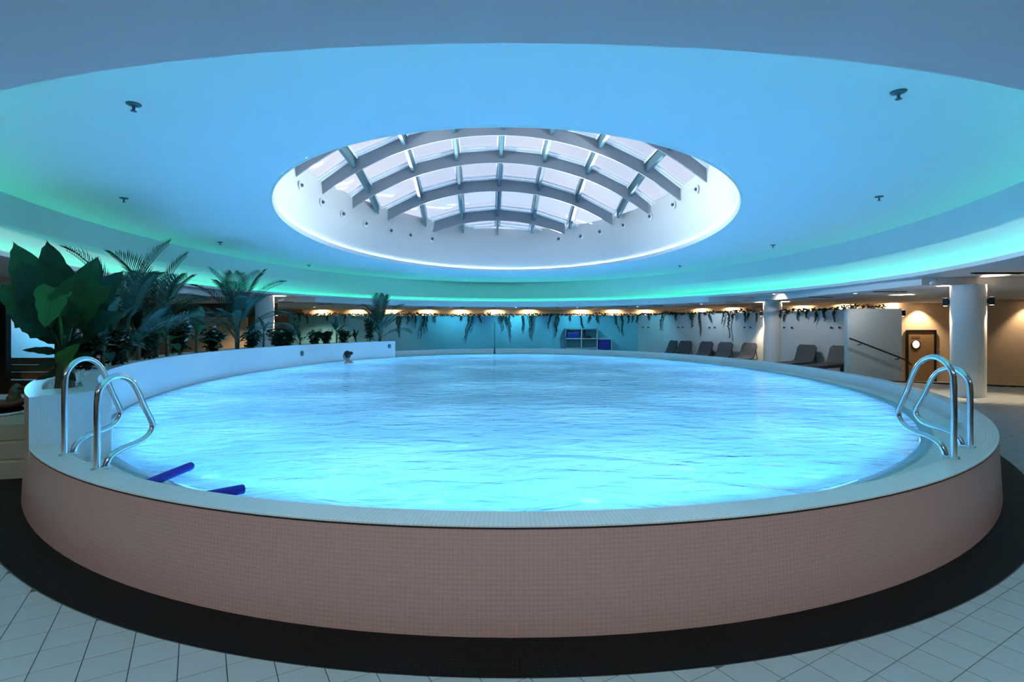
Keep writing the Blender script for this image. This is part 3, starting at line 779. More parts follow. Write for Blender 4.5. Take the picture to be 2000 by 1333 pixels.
tag(b, 'dark blue bin on the upper left shelf of the pale unit', 'bin')
mb = MB(); mb.lathe([(.25, 0), (.24, .03), (.17, .08), (.13, .11), (.01, .125)], 20, (sx0 + W * .70, 27.38, 1.001)); b = mb.build('folded_hat', 'darkhole', smooth=True)
tag(b, 'dark dome-shaped item on the upper right shelf of the pale unit', 'hat')
bxx = empty('storage_box', (sx1 + .05, 27.15, 0))
mb = MB(); mb.box((0, 0, .008), (.62, .42, .93)); mb.build('body', 'bluebox', bxx, bevel=.02)
mb = MB(); mb.box((-.012, -.012, .935), (.65, .43, .985)); mb.build('lid', 'shelf', bxx, bevel=.01)
mb = MB(); mb.box((.625, -.008, .008), (.66, .42, .93)); mb.build('side_frame', 'shelf', bxx)
tag(bxx, 'tall royal blue box beside the pale shelf unit', 'box')

# ------------------------------------------------------------------ loungers
wd = (LWc - LWb).normalized(); wn_ = Vector((wd.y, -wd.x))     # points toward the pool
wn_ = wn_ if wn_.x < 0 else -wn_
def make_lounger():
    root = empty('sun_lounger')
    # local: x across, y toward the pool (feet), back at y=0
    mb = MB(); N = 14; prof = []
    pts = cr([(0, -.02, .93), (0, .04, .78), (0, .14, .52), (0, .24, .36), (0, .36, .315), (0, .9, .30), (0, 1.5, .29), (0, 1.75, .27)], 4)
    back = [p for p in pts if p.y < .26]; seat = [p for p in pts if p.y >= .24]
    for nm, P in (('backrest', back), ('seat', seat)):
        mb = MB(); vs_ = []; fs_ = []
        L = len(P)
        for i, p in enumerate(P):
            q = P[min(i + 1, L - 1)] - P[max(i - 1, 0)]; nr = Vector((0, -q.z, q.y)).normalized() * .028
            if nr.z < 0 and nm == 'seat': nr = -nr
            hw = .35
            if nm == 'backrest': hw = .35 - .10 * max(0, (p.z - .80) / .13) ** 2
            for sx in (-1, -.8, 0, .8, 1):
                vs_.append(Vector((sx * hw, p.y, p.z)) + nr + Vector((0, 0, .012 * (abs(sx) > .9))))
            for sx in (1, .8, 0, -.8, -1):
                vs_.append(Vector((sx * hw, p.y, p.z)) - nr)
        for i in range(L - 1):
            for k in range(10): a = i * 10 + k; b = i * 10 + (k + 1) % 10; fs_.append((a, b, b + 10, a + 10))
        fs_.append(tuple(range(10))[::-1]); fs_.append(tuple((L - 1) * 10 + k for k in range(10)))
        mb.add(vs_, fs_); autosmooth(mb.build(nm, 'lounger', root), 40)
    for sx in (-.29, .29):
        for y in (.42, 1.45):
            mb = MB(); mb.box((sx - .035, y - .05, .006), (sx + .035, y + .05, .27)); mb.build('leg', 'lounger', root, bevel=.008)
        mb = MB(); mb.box((sx - .02, .3, .235), (sx + .02, 1.7, .275)); mb.build('side_rail', 'lounger', root)
        mb = MB(); mb.tube([(sx, .02, .70), (sx, -.05, .30), (sx, .36, .255)], .018, 6); mb.build('back_strut', 'lounger', root)
    return root
LG = make_lounger()
def dup(root):
    r = root.copy(); COL.objects.link(r)
    for ch in root.children:
        c = ch.copy(); COL.objects.link(c); c.parent = r
    return r
labels = ['leftmost grey sun lounger, overlapping its neighbour by the angled wall', 'second grey sun lounger from the left, overlapped by the leftmost', 'third grey sun lounger from the left by the angled wall', 'fourth grey sun lounger from the left by the angled wall', 'grey sun lounger just left of the white column', 'grey sun lounger just right of the white column', 'rightmost grey sun lounger, half hidden by the grey partition']
for k, x_ in enumerate((1316, 1340, 1381, 1418, 1465, 1577, 1642)):
    u = (x_ - 1000) / FPX; a = LWb + wn_ * .28; tt = (u * a.y - a.x) / (wd.x - u * wd.y); p = a + wd * tt
    o = LG if k == 0 else dup(LG)
    o.location = (p.x, p.y, 0.004); o.rotation_euler = (0, 0, math.atan2(wn_.y, wn_.x) - R(90) + R((-14, 6, 0, 3, -2, 2, 0)[k]))
    tag(o, labels[k], 'sun lounger', 'grey sun loungers along the angled wall')

# coat pegs in pairs on the angled wall
for k, (xa, xb) in enumerate(((1257, 1267), (1326, 1335), (1387, 1397), (1455, 1467), (1533, 1548), (1625, 1641))):
    pts = []
    for x_ in (xa, xb):
        u = (x_ - 1000) / FPX; a = LWb; tt = (u * a.y - a.x) / (wd.x - u * wd.y); pts.append(a + wd * tt)
    c = (pts[0] + pts[1]) / 2; root = empty('coat_peg_pair', (c.x, c.y, 1.56))
    for p in pts:
        d3 = Vector((wn_.x, wn_.y, 0)); b = Vector((p.x - c.x, p.y - c.y, 0))
        mb = MB(); mb.tube([b, b + d3 * .05, b + d3 * .06], [.022, .022, .04], 10); mb.build('peg', 'nozzle', root, True)
    tag(root, 'pair of dark coat pegs on the angled wall, %s pair from the left' % ORD[k], 'coat pegs')

# ------------------------------------------------------------------ ivy garlands
rnd = random.Random(11)
def leaf_quad(mb, p, d, s, droop=.4):
    d = d.normalized(); side_ = d.cross(Vector((0, 0, 1)))
    if side_.length < .1: side_ = Vector((1, 0, 0))
    side_.normalize(); side_ = (side_ + Vector((rnd.uniform(-.4, .4), rnd.uniform(-.4, .4), rnd.uniform(-.5, .5)))).normalized()
    m = p + d * s * .5 + side_ * 0; t = p + d * s + Vector((0, 0, -droop * s))
    mb.add([p, m + side_ * s * .36, t, m - side_ * s * .36], [(0, 1, 2), (0, 2, 3)])
def garland(root, a, b, face, z, strands, step=.05, amp=.10):
    a = Vector((*a, z)); b = Vector((*b, z)); L = (b - a).length; d = (b - a) / L
    mb = MB(); t = 0
    while t < L:
        hgt = .06 + .07 * (.5 + .5 * math.sin(t * 3.1 + 1)) * (.5 + .5 * math.sin(t * 1.27)) + amp * max(0, noise.noise(Vector((t * 1.8, 3, 0))))
        for k in range(4):
            p = a + d * t + Vector((*(face * rnd.uniform(-.12, .05)), rnd.uniform(0.0, hgt)))
            leaf_quad(mb, p, Vector((rnd.uniform(-1, 1), rnd.uniform(-1, .3), rnd.uniform(-.3, .8))), rnd.uniform(.09, .16))
        t += step
    o = mb.build('ivy_foliage', 'ivy', root); o['kind'] = 'stuff'
    o.location = -root.location
    for (pt, ln) in strands:
        mb = MB(); p = Vector((pt.x, pt.y, z + .02)) + Vector((*(face * .03), 0)); P = [p.copy()]
        p = p + Vector((*(face * .08), -.02)); P.append(p.copy()); drift = rnd.uniform(-.25, .25); l = 0; ph = rnd.uniform(0, 6)
        while l < ln:
            p = p + Vector((*(d.xy * (drift * .05 + .012 * math.sin(l * 9 + ph))), -.05)); l += .05; P.append(p.copy())
        mb.tube(P, .006, 4)
        for i, q in enumerate(P[1:]):
            taper = 1 - .55 * i / max(1, len(P))
            for k in range(4): leaf_quad(mb, q, Vector((rnd.uniform(-1, 1) * .8, rnd.uniform(-1, .2) * .6, -rnd.uniform(.3, 1))), rnd.uniform(.07, .13) * taper)
        o = mb.build('ivy_strand', 'ivy', root); o.location = -root.location
far_s = [(578, 8), (586, 11), (601, 15), (640, 9), (676, 12), (777, 41), (782, 30), (798, 15), (812, 22), (829, 40), (835, 30), (850, 10), (901, 6), (916, 44), (923, 27), (936, 12), (978, 26), (984, 12), (989, 40), (995, 20), (1020, 27), (1035, 30), (1039, 40), (1074, 24), (1086, 41), (1090, 30), (1113, 9), (1134, 40), (1150, 12), (1165, 12), (1202, 30), (1213, 37), (1227, 13), (1235, 10)]
g1 = empty('ivy_garland', (-2.5, 27.6, WZ))
garland(g1, LWa, LWb, Vector((0, -1)), WZ, [(Vector((pxY(x_, 27.6), 27.6)), l * 27.5 / FPX) for x_, l in far_s])
tag(g1, 'long ivy garland trailing down the far blue-grey wall', 'garland')
ang_s = [(1248, 12), (1270, 6), (1297, 27), (1323, 9), (1351, 22), (1357, 10), (1370, 40), (1388, 12), (1416, 17), (1426, 46), (1436, 10), (1458, 15), (1466, 11), (1482, 16), (1528, 8), (1538, 14), (1563, 14), (1578, 9), (1598, 20), (1612, 18), (1633, 18)]
st = []
for x_, l in ang_s:
    u = (x_ - 1000) / FPX; a = LWb; tt = (u * a.y - a.x) / (wd.x - u * wd.y); p = a + wd * tt; st.append((p, l * p.y / FPX))
g2 = empty('ivy_garland', ((LWb.x + LWc.x) / 2, (LWb.y + LWc.y) / 2, WZ))
garland(g2, LWb, LWc, wn_, WZ, st)
tag(g2, 'ivy garland trailing over the angled wall behind the loungers', 'garland')
g3 = empty('ivy_garland', (10.6, 16.03, 2.13))
garland(g3, (10.0, 16.03), (11.2, 16.03), Vector((0, 0)), 2.13, [], .06, .03)
tag(g3, 'dark ivy garland lying flat on top of the grey partition', 'garland')

# ------------------------------------------------------------------ handrail, door
hr = empty('stair_handrail', (10.0, 15.9, 0))
mb = MB(); mb.tube(cr([(.02, -.10, 1.22), (.10, -.10, 1.20), (1.50, -.10, .66), (1.62, -.10, .60), (1.80, -.10, .46)], 5), .022, 8); mb.build('rail', 'black', hr, True)
for x, z in ((.30, 1.115), (1.42, .68)):
    mb = MB(); mb.tube([(x, -.10, z), (x, -.10, z - .05), (x, .048, z - .06)], .012, 6); mb.build('bracket', 'black', hr)
tag(hr, 'black handrail sloping down the face of the grey partition', 'handrail')
d_ = empty('door_1', (15.95, 21.58, -.62)); struct(d_)
mb = MB(); mb.box((0, -.04, .004), (1.04, -.005, 2.0)); dl_ = mb.build('door_leaf', 'door', d_)
for a, b in (((-.08, -.07, .004), (-.002, .0, 2.08)), ((1.042, -.07, .004), (1.12, .0, 2.08)), ((-.002, -.07, 2.003), (1.042, 0, 2.08))):
    mb = MB(); mb.box(a, b); mb.build('door_frame', 'black', d_)
rot = Matrix.Rotation(R(90), 4, 'X'); ctr = Vector((pxY(1789, 21.53) - 15.95, -.04, EYE - 35 / FPX * 21.53 + .62))
mb = MB(); mb.lathe([(.19, 0), (.19, .02), (.15, .03), (.15, 0)], 28, mtx=Matrix.Translation(ctr) @ rot); mb.build('porthole_ring', 'darkwood', dl_, True)
mb = MB(); mb.lathe([(.148, .004), (.14, .012)], 28, mtx=Matrix.Translation(ctr) @ rot); mb.build('porthole_glass', 'warmglow', dl_)
mb = MB(); mb.box((ctr.x - .18, -.048, ctr.z + .24), (ctr.x + .17, -.041, ctr.z + .33)); mb.build('name_plate', 'wood', dl_)

# ------------------------------------------------------------------ ceiling fittings
def on_shaft(x_, y_):
    """point where the photo direction meets the far side of the tapering shaft wall"""
    u = (x_ - 1000) / FPX; v = (Y0 - y_) / FPX; inside = False
    for k in range(4000):
        Y = 6 + k * .005; X = u * Y; fr = (EYE + v * Y - ZC) / 1.7
        if fr < 0: continue
        ca = OA + (RS + .02 - OA) * fr; cb = OB + ((RS + .12) * KY - OB) * fr
        r = math.hypot((X - OC[0] - (SKC.x - OC[0]) * fr) / ca, (Y - OC[1] - (SKC.y - OC[1]) * fr) / cb)
        if r < .97: inside = True
        if inside and r >= .998: return Vector((X, Y, EYE + v * Y))
    return None
kk = 0
for x_, y_ in ((585, 362), (627, 395), (668, 418), (713, 437), (762, 451), (800, 460), (843, 467), (1092, 467), (1135, 462), (1173, 453), (1219, 440), (1271, 423), (1317, 400), (1363, 370)):
    p = on_shaft(x_, y_)
    if p is None: continue
    inward = Vector(((OC[0] - p.x) / OA ** 2, (OC[1] - p.y) / OB ** 2, 0)).normalized()
    root = empty('shaft_spotlight', p + inward * .02); root.rotation_euler = inward.to_track_quat('Z', 'Y').to_euler(); bpy.context.view_layer.update()
    mb = MB(); mb.lathe([(.11, 0), (.11, .02), (.08, .03), (.075, .01)], 18); mb.build('trim_ring', 'whiteframe', root, True)
    mb = MB(); mb.lathe([(.04, .01), (.045, .05), (.03, .07)], 12); mb.build('lamp_head', 'nozzle', root, True)
    tgt = Vector((2 * OC[0] - p.x, 2 * OC[1] - p.y, p.z)); tgt.z += .27 * (tgt - p).length
    spotlight('shaft_beam', p + inward * .12, tgt, SHAFT_SPOT, 62, (.80, .95, 1.0), root, .45, .05)
    tag(root, 'small round spotlight in the white skylight shaft, %s from the left' % ORD[kk], 'spotlight', 'skylight shaft spotlights'); kk += 1
def sprinkler(x_, y_, label):
    p = px(x_, y_, ZC)
    root = empty('sprinkler_head', p)
    mb = MB(); mb.lathe([(.07, 0), (.065, -.012), (.03, -.02)], 16); mb.build('escutcheon', 'nozzle', root, True)
    mb = MB(); mb.tube([(0, 0, -.015), (0, 0, -.07)], .014, 8); mb.build('stem', 'nozzle', root)
    mb = MB(); mb.lathe([(.03, -.07), (.028, -.075)], 12); mb.build('deflector', 'nozzle', root)
    tag(root, label, 'sprinkler', 'sprinklers on the coffer ceiling')
for x_, y_, l in ((261, 203, 'dark sprinkler on the coffer ceiling, left one of the nearest pair'), (1755, 179, 'dark sprinkler on the coffer ceiling, right one of the nearest pair'), (242, 387, 'dark sprinkler on the coffer ceiling above the left planter plants'), (1717, 384, 'dark sprinkler on the coffer ceiling above the thick right column'),
                  (430, 473, 'tiny sprinkler on the coffer ceiling left of the skylight'), (1510, 479, 'tiny sprinkler on the coffer ceiling right of the skylight'), (603, 518, 'tiny sprinkler on the coffer ceiling below the left skylight edge'), (1328, 519, 'tiny sprinkler on the coffer ceiling below the right skylight edge')):
    sprinkler(x_, y_, l)
for k, ph in enumerate((-68, -59, -50, -41, -32, -23, -14, -5, 4, 13, 22, 31, 40, 49, 58, 67, 76, 88)):
    p0 = Vector((9.8 * math.sin(R(ph)), CY + 12.6 * math.cos(R(ph)), 0)); p1 = Vector((10.7 * math.sin(R(ph)), CY + 13.5 * math.cos(R(ph)), 0))
    z = min(ceil_z(p0.x, p0.y), ceil_z(p1.x, p1.y))
    c = (p0 + p1) / 2; root = empty('air_slot', (c.x, c.y, z - .001), math.atan2((p1 - p0).y, (p1 - p0).x)); h = (p1 - p0).length / 2
    mb = MB(); mb.box((-h, -.05, -.012), (h, .05, 0)); mb.build('frame', 'darkhole', root)
    for yy in (-.02, .02):
        mb = MB(); mb.box((-h + .02, yy - .006, -.018), (h - .02, yy + .006, -.0125)); mb.build('blade', 'black', root)
    tag(root, 'dark linear air slot in the ceiling around the coffer, %s from the left' % ORD[k], 'air vent', 'linear air slots around the coffer')
root = empty('air_slot', (pxY(1948, 11.3), 11.3, ZL - .001)); mb = MB(); mb.box((-.52, -.06, -.03), (.52, .06, 0)); mb.build('frame', 'black', root, bevel=.01)
mb = MB(); mb.box((-.48, -.02, -.036), (.48, .02, -.0305)); mb.build('blade', 'darkhole', root)
tag(root, 'long black linear slot on the ceiling above the thick right column', 'air vent')
def camera_dome(x, y, z, label):
    root = empty('security_camera', (x, y, z))
    mb = MB(); mb.lathe([(.05, 0), (.05, -.02), (.02, -.03)], 14); mb.build('ceiling_plate', 'whiteframe', root, True)
    mb = MB(); mb.tube([(0, 0, -.02), (0, 0, -.08), (-.06, -.03, -.11)], .014, 8); mb.build('arm', 'whiteframe', root, True)
    mb = MB(); mb.tube([(-.02, -.01, -.10), (-.22, -.10, -.17)], [.045, .05], 12); mb.build('housing', 'whiteframe', root, True)
    tag(root, label, 'camera')
camera_dome(pxY(1832, 12.2), 12.2, ZL - .001, 'small white camera hanging from the ceiling left of the thick column')
camera_dome(pxY(1468, 20.6), 20.6, ZL - .001, 'small white camera hanging from the ceiling by the lounger column')
camera_dome(pxY(556, 20.6), 20.6, ZL - .001, 'small white camera hanging from the ceiling right of the palm column')

# ------------------------------------------------------------------ left side: steps, carved bird, dark doorway
def step_poly(y0, y1, xl):
    pts = []
    N = 8
    for i in range(N + 1):
        y = y0 + (y1 - y0) * i / N
        pts.append((CX - (PA + .012) * math.sqrt(max(0, 1 - ((y - CY) / (PB + .062)) ** 2)), y))
    return pts + [(xl, y1), (xl, y0 - .9)]
steps = empty('stone_steps', (-6.4, 6.5, 0))
for k, y in enumerate((5.62, 5.74, 5.87)):
    mb = MB(); mb.poly_extrude([(x + 6.4, yy - 6.5) for x, yy in step_poly(y, 8.4, -8.6)], .006 + .177 * k, .177 * (k + 1)); mb.build('step', 'stone', steps)
tag(steps, 'beige stone steps rising at the left beside the pool wall', 'steps')
tray = empty('round_tray', (-6.58, 6.62, .531))
mb = MB(); mb.lathe([(.62, .001), (.62, .02), (.58, .03), (.54, .025), (.53, .012)], 48); mb.build('rim', 'slab', tray, True)
mb = MB(); mb.lathe([(.50, .013), (.49, .02), (.47, .02), (.46, .013)], 48); mb.build('inner_ring', 'nozzle', tray, True)
tag(tray, 'round pale stone tray on the top step at the left', 'tray')
bird = empty('carved_bird', (-6.40, 6.75, .565), R(8))
mb = MB(); N = 14; vs_ = []; fs_ = []
for i in range(N + 1):
    t = i / N; x = -.62 + .98 * t; w = .13 * math.sin(math.pi * min(1, max(.0, t)) ** .8) + .004; zc_ = .05 + .30 * max(0, t - .72) ** 1.4 * 2 + .10 * max(0, .25 - t)
    h = .065 * math.sin(math.pi * t) ** .6 + .006
    for k in range(10): a = TAU * k / 10; vs_.append((x, w * math.cos(a), zc_ + h * math.sin(a)))
for i in range(N):
    for k in range(10): a = i * 10 + k; b = i * 10 + (k + 1) % 10; fs_.append((a, b, b + 10, a + 10))
fs_ += [tuple(range(10))[::-1], tuple(N * 10 + k for k in range(10))]
mb.add(vs_, fs_); mb.build('body', 'darkwood', bird, True)
mb = MB(); mb.tube(cr([(.10, 0, .06), (.11, 0, .16), (.13, 0, .25), (.165, 0, .275)], 5), [.075] * 5 + [.06] * 5 + [.05] * 4 + [.035, .03], 12); mb.build('neck_and_head', 'oliv', bird, True)
mb = MB(); mb.tube([(.17, 0, .27), (.235, 0, .262)], [.022, .006], 8); mb.build('beak', 'darkwood', bird)
for s in (-1, 1):
    mb = MB(); mb.lathe([(.001, -.012), (.012, 0), (.001, .012)], 8, (.145, s * .043, .285)); mb.build('eye', 'black', bird)
tag(bird, 'carved wooden bird with long dark body on the round tray', 'carving')

dw = empty('dark_doorway', (-11.7, 12.7, 0))
def dp(name, a, b, m='black'): mb = MB(); mb.box(a, b); return mb.build(name, m, dw)
dp('jamb', (-2.2, 0, 0.006), (-.32, .14, 2.54)); dp('jamb', (.84, 0, .006), (.93, .14, 2.54)); dp('lintel', (-.318, 0, 2.2), (.838, .14, 2.54)); dp('threshold', (-.318, 0, .006), (.838, .14, .32))
tag(dw, 'black framed doorway at the far left behind the big leaf plant', 'doorway')
ws = empty('wooden_steps', (-11.9, 13.1, 0))
for k in range(4):
    mb = MB(); mb.box((-2.4, .0 + .14 * k, .006), (.88, .137 + .14 * k, .30 + .17 * k)); mb.build('step', 'wood', ws, bevel=.006)
tag(ws, 'brown wooden steps inside the black doorway', 'steps')
struct(wall('wall_doorway_room', (-15.0, 15.2), (-12.2, 15.2), 0, ZF, .12, 'plaster'))
struct(wall('wall_doorway_side', (-10.72, 13.2), (-10.3, 13.9), 0, ZF, .12, 'wallwarm'))
mb = MB(); mb.box((-14.6, 14.9, 1.98), (-13.35, 15.15, 2.06)); tag(mb.build('lit_wall_shelf', 'dimglow'), 'small lit shelf on the blue wall inside the doorway', 'shelf lamp')
l = bpy.data.lights.new('doorway_room_lamp', 'POINT'); l.energy = 90; l.color = (.14, .60, 1.0); l.shadow_soft_size = .15
lo = bpy.data.objects.new('doorway_room_lamp', l); COL.objects.link(lo); lo.location = (-12.9, 14.1, 2.4)
# dark bulkhead and warm wall behind the palms
struct(wall('wall_bulkhead_left', (-16, 22.0), (-9.75, 22.0), 1.98, ZF, .25, 'darkwood'))
struct(wall('wall_lounge_left', (-18, 25.0), (-12.4, 25.0), 0, ZF, .12, 'wallwarm'))

# ------------------------------------------------------------------ plants
rnd = random.Random(23)
def planter_pt(x_, s=.5):
    best = None
    for k in range(600):
        t = T0 + (T1 - T0) * k / 599; X, Y = E(SA + .14 + (PA - .28 - SA) * s, SB + .2 + (PB - .4 - SB) * s, t)
        if Y < 5.6 and x_ > 140: continue
        d = abs(1000 + FPX * X / Y - x_)
        if best is None or d < best[0]: best = (d, X, Y)
    return Vector((best[1], best[2], ZP - .05))
def blade(mb, base, az, el0, L, Wd, droop, pet=.3, fold=.25, wavy=.03, n=10, tipcurl=0.0):
    """petiole + broad blade starting at base"""
    p = Vector(base); pts = [p.copy()]; el = el0; tot = L * (1 + pet); seg = tot / (n + 4); dirs = []
    for i in range(n + 4):
        el = el0 - droop * ((i + 1) / (n + 4)) ** 1.5
        d = Vector((math.cos(az) * math.cos(el), math.sin(az) * math.cos(el), math.sin(el))); p = p + d * seg; pts.append(p.copy()); dirs.append(d)
    np_ = max(2, int((n + 4) * pet / (1 + pet)))
    mb.tube(pts[:np_ + 1] , [.014 * max(.5, L)] * (np_ + 1), 5)
    B = pts[np_:]; m = len(B); vs_ = []; fs_ = []
    for i, q in enumerate(B):
        t = i / (m - 1); w = Wd * .5 * (math.sin(math.pi * min(1, t ** .72)) ** .75) if 0 < t < 1 else .004
        if t == 0: w = Wd * .06
        d = dirs[min(np_ + i, len(dirs) - 1)]; s = d.cross(Vector((0, 0, 1)))
        if s.length < .05: s = Vector((-math.sin(az), math.cos(az), 0))
        s.normalize(); up = s.cross(d)
        wv = wavy * math.sin(i * 2.1 + az * 3) * L
        for f in (-1, -.5, 0, .5, 1):
            vs_.append(q + s * (w * f) + up * (abs(f) * w * fold + (wv if abs(f) == 1 else 0) * (1 if f > 0 else -.6)))
    for i in range(m - 1):
        for k in range(4): a = i * 5 + k; fs_.append((a, a + 1, a + 6, a + 5))
    mb.add(vs_, fs_)
def frond(mb, base, az, el0, L, droop, n=22, ll=.34):
    p = Vector(base); pts = [p.copy()]; seg = L / n; dirs = []
    for i in range(n):
        el = el0 - droop * ((i + 1) / n) ** 1.6
        d = Vector((math.cos(az) * math.cos(el), math.sin(az) * math.cos(el), math.sin(el))); p = p + d * seg; pts.append(p.copy()); dirs.append(d)
    mb.tube(pts, [.011 * (1 - .8 * i / n) + .002 for i in range(n + 1)], 4)
    for i in range(int(n * .28), n):
        d = dirs[i]; s = d.cross(Vector((0, 0, 1))); s.normalize(); up = s.cross(d); t = i / n
        l = L * ll * (math.sin(math.pi * (t - .2) / .95 + .25)) * rnd.uniform(.9, 1.1)
        for sg in (-1, 1):
            for q_ in (0, .5):
                bq = pts[i] + d * seg * q_; dd = (s * sg * .75 + d * (.55 + .5 * t) + up * .30).normalized(); w = d * .012 + Vector((0, 0, 0.004))
                m = bq + dd * l * .55 + up * .02; tip = bq + dd * l + Vector((0, 0, -.12 * l))
                mb.add([bq - w * .5, bq + w * .5, m + w, m - w, tip], [(0, 1, 2, 3), (3, 2, 4)])
def big_plant(p, h, n, L, Wd, m, name, label, cat='plant', trunk=.3, spread=1.0, mats=None, droop=1.0, az0=None, pet=.35, pot=False):
    root = empty(name, p)
    mb = MB(); mb.tube(cr([(0, 0, 0), (.01, .0, trunk * .5), (.0, .01, trunk)], 4), [.05 * max(.6, L)] * 8 + [.035 * max(.6, L)], 8); mb.build('stem', 'trunk', root, True)
    if pot:
        a = MB(); a.lathe([(.11, .0), (.14, .20), (.15, .21), (.13, .21), (.125, .17)], 16); a.build('pot', 'pot', root, True)
    for k in range(n):
        az = (az0 if az0 is not None else rnd.uniform(0, 6)) + k * 2.4; f = k / max(1, n - 1)
        el = R(82) - spread * R(60) * (1 - f) + R(rnd.uniform(-7, 7)); l = L * rnd.uniform(.85, 1.1) * (.75 + .25 * f)
        mb = MB(); blade(mb, (0, 0, trunk * (.55 + .45 * f)), az, el, l, Wd * l / L, droop * R(rnd.uniform(40, 75)) * (1.1 - .45 * f), pet)
        mm = m if mats is None else mats[k % len(mats)]
        mb.build('leaf', mm, root, True)
    tag(root, label, cat)
def palm(p, h, n, label, m='leafdark', spread=1.0):
    root = empty('areca_palm', p)
    for j in range(3):
        a = j * 2.1; mb = MB(); mb.tube([(.03 * math.cos(a), .03 * math.sin(a), 0), (.06 * math.cos(a), .06 * math.sin(a), h * .33)], [.028, .018], 7); mb.build('cane', 'trunk', root, True)
    for k in range(n):
        az = k * 2.4 + rnd.uniform(-.3, .3); f = k / (n - 1)
        mb = MB(); el = R(86) - spread * R(42) * (1 - f ** .8) + R(rnd.uniform(-4, 4)); L = h * (.80 + .12 * f) * rnd.uniform(.92, 1.08)
        frond(mb, (.05 * math.cos(az), .05 * math.sin(az), h * (.12 + .2 * f)), az, el, L, R(rnd.uniform(50, 80)) * (1.15 - .5 * f))
        mb.build('frond', m, root)
    tag(root, label, 'palm')
def bush(p, h, r, label, m='leafdark', pale=0, stem_n=5, ls=.13, name='leafy_shrub'):
    root = empty(name, p)
    mb = MB(); lf = MB(); pf = MB()
    for k in range(stem_n + 2):
        az = k * 2.4; tip = Vector((r * .7 * math.cos(az) * rnd.uniform(.3, 1), r * .7 * math.sin(az) * rnd.uniform(.3, 1), h * rnd.uniform(.65, 1)))
        P = cr([(0, 0, 0), tip * .5 + Vector((0, 0, .08 * h)), tip], 4); mb.tube(P, .008, 4)
        for q in P[2:]:
            for j in range(9):
                d = Vector((rnd.uniform(-1, 1), rnd.uniform(-1, 1), rnd.uniform(-.2, .8))); b = Vector(q) + Vector((rnd.uniform(-1, 1), rnd.uniform(-1, 1), rnd.uniform(-1, 1))) * r * .22
                leaf_quad(lf, b, d, ls * rnd.uniform(.7, 1.25), .3)
    for k in range(pale):
        az = rnd.uniform(0, 6); b = Vector((r * .8 * math.cos(az) * rnd.random() ** .5, r * .8 * math.sin(az) * rnd.random() ** .5, h * rnd.uniform(.45, 1.0)))
        for j in range(4): leaf_quad(pf, b, Vector((rnd.uniform(-1, 1), rnd.uniform(-1, 1), rnd.uniform(.0, .5))), ls * .7, .1)
    mb.build('stems', 'trunk', root); o = lf.build('foliage', m, root); o['kind'] = 'stuff'
    if pale: o = pf.build('pale_leaves', 'flower', root); o['kind'] = 'stuff'
    tag(root, label, 'shrub')
xb, yb = E(7.40, 10.93, R(-36.5))
# the largest, broad-leaved plant at the near end
root = empty('elephant_ear_plant', (xb, yb, ZP - .05))
mb = MB(); mb.tube(cr([(0, 0, 0), (.01, 0, .2), (-.01, .01, .42)], 4), [.085, .085, .08, .08, .075, .07, .06, .055, .05], 9); mb.build('stem', 'trunk', root, True)
def leaf_bt(mb, B, T, W, arch=.08, stem0=(0, 0, .36), nh=(.5, -.78, .35), n=12):
    B = Vector(B); T = Vector(T); d = (T - B).normalized(); nrm = Vector(nh).normalized(); s = d.cross(nrm).normalized(); up = s.cross(d).normalized(); Lb = (T - B).length
    mb.tube(cr([stem0, (Vector(stem0) + B) * .5 + Vector((0, 0, .05)), B], 4), [.022, .020, .018, .017, .016, .015, .014, .013, .011], 6)
    vs_ = []; fs_ = []
    for i in range(n + 1):
        t = i / n; c = B + d * (Lb * t) + up * (arch * Lb * math.sin(math.pi * t)) * (1 if d.z > 0 else -1)
        w = W * .5 * (min(1, (t + .06) / .22) ** .6) * (1 - t) ** .62 * 1.18
        wv = .16 * math.sin(t * 17 + B.x * 30) * w
        for f in (-1, -.55, 0, .55, 1):
            vs_.append(c + s * (w * f * (1 + .07 * math.sin(t * 23 + f * 2)) + 0) + up * (abs(f) * w * .22 + (wv if abs(f) == 1 else 0)) - d * (abs(f) * .05 * Lb))
    for i in range(n):
        for k in range(4): a = i * 5 + k; fs_.append((a, a + 1, a + 6, a + 5))
    mb.add(vs_, fs_)
    mb.tube([vs_[i * 5 + 2] for i in range(n)], [.009 * (1 - .8 * i / n) for i in range(n)], 5)
for B_, T_, W_, m, ar in (((-.12, 0, .74), (-.56, .05, 1.50), .44, 'leafmid', .06), ((-.05, .05, .80), (-.31, .15, 1.53), .40, 'leafdark', .05), ((.02, .1, .76), (.16, .2, 1.37), .36, 'leafmid', .05), ((-.14, -.06, .74), (-.50, -.15, 1.06), .42, 'leafmid', .10), ((.10, 0, .72), (.52, -.05, 1.06), .34, 'leafmid', .10),
                              ((.02, -.14, 1.02), (.06, -.30, .62), .27, 'leafbright', .06), ((.06, -.1, .28), (.32, -.2, .50), .18, 'leafbright', .08), ((.08, .15, .78), (.37, .3, 1.24), .34, 'leafteal', .06), ((-.03, -.06, .72), (-.14, -.1, 1.33), .44, 'leafdark', .05), ((.05, -.05, .74), (.24, -.08, 1.20), .36, 'leafmid', .06),
                              ((-.1, .1, .66), (-.52, .3, .90), .34, 'leafdark', .1), ((.10, .1, .60), (.46, .2, .80), .28, 'leafteal', .12), ((-.06, -.12, .62), (-.34, -.25, .80), .28, 'leafdark', .12), ((0, .2, .8), (.02, .4, 1.4), .36, 'leafdark', .05), ((.1, -.1, .62), (.34, -.2, .72), .22, 'leafdark', .14), ((-.1, -.05, .80), (-.42, -.02, 1.30), .40, 'leafdark', .05)):
    mb = MB(); leaf_bt(mb, B_, T_, W_, ar); mb.build('leaf', m, root, True)
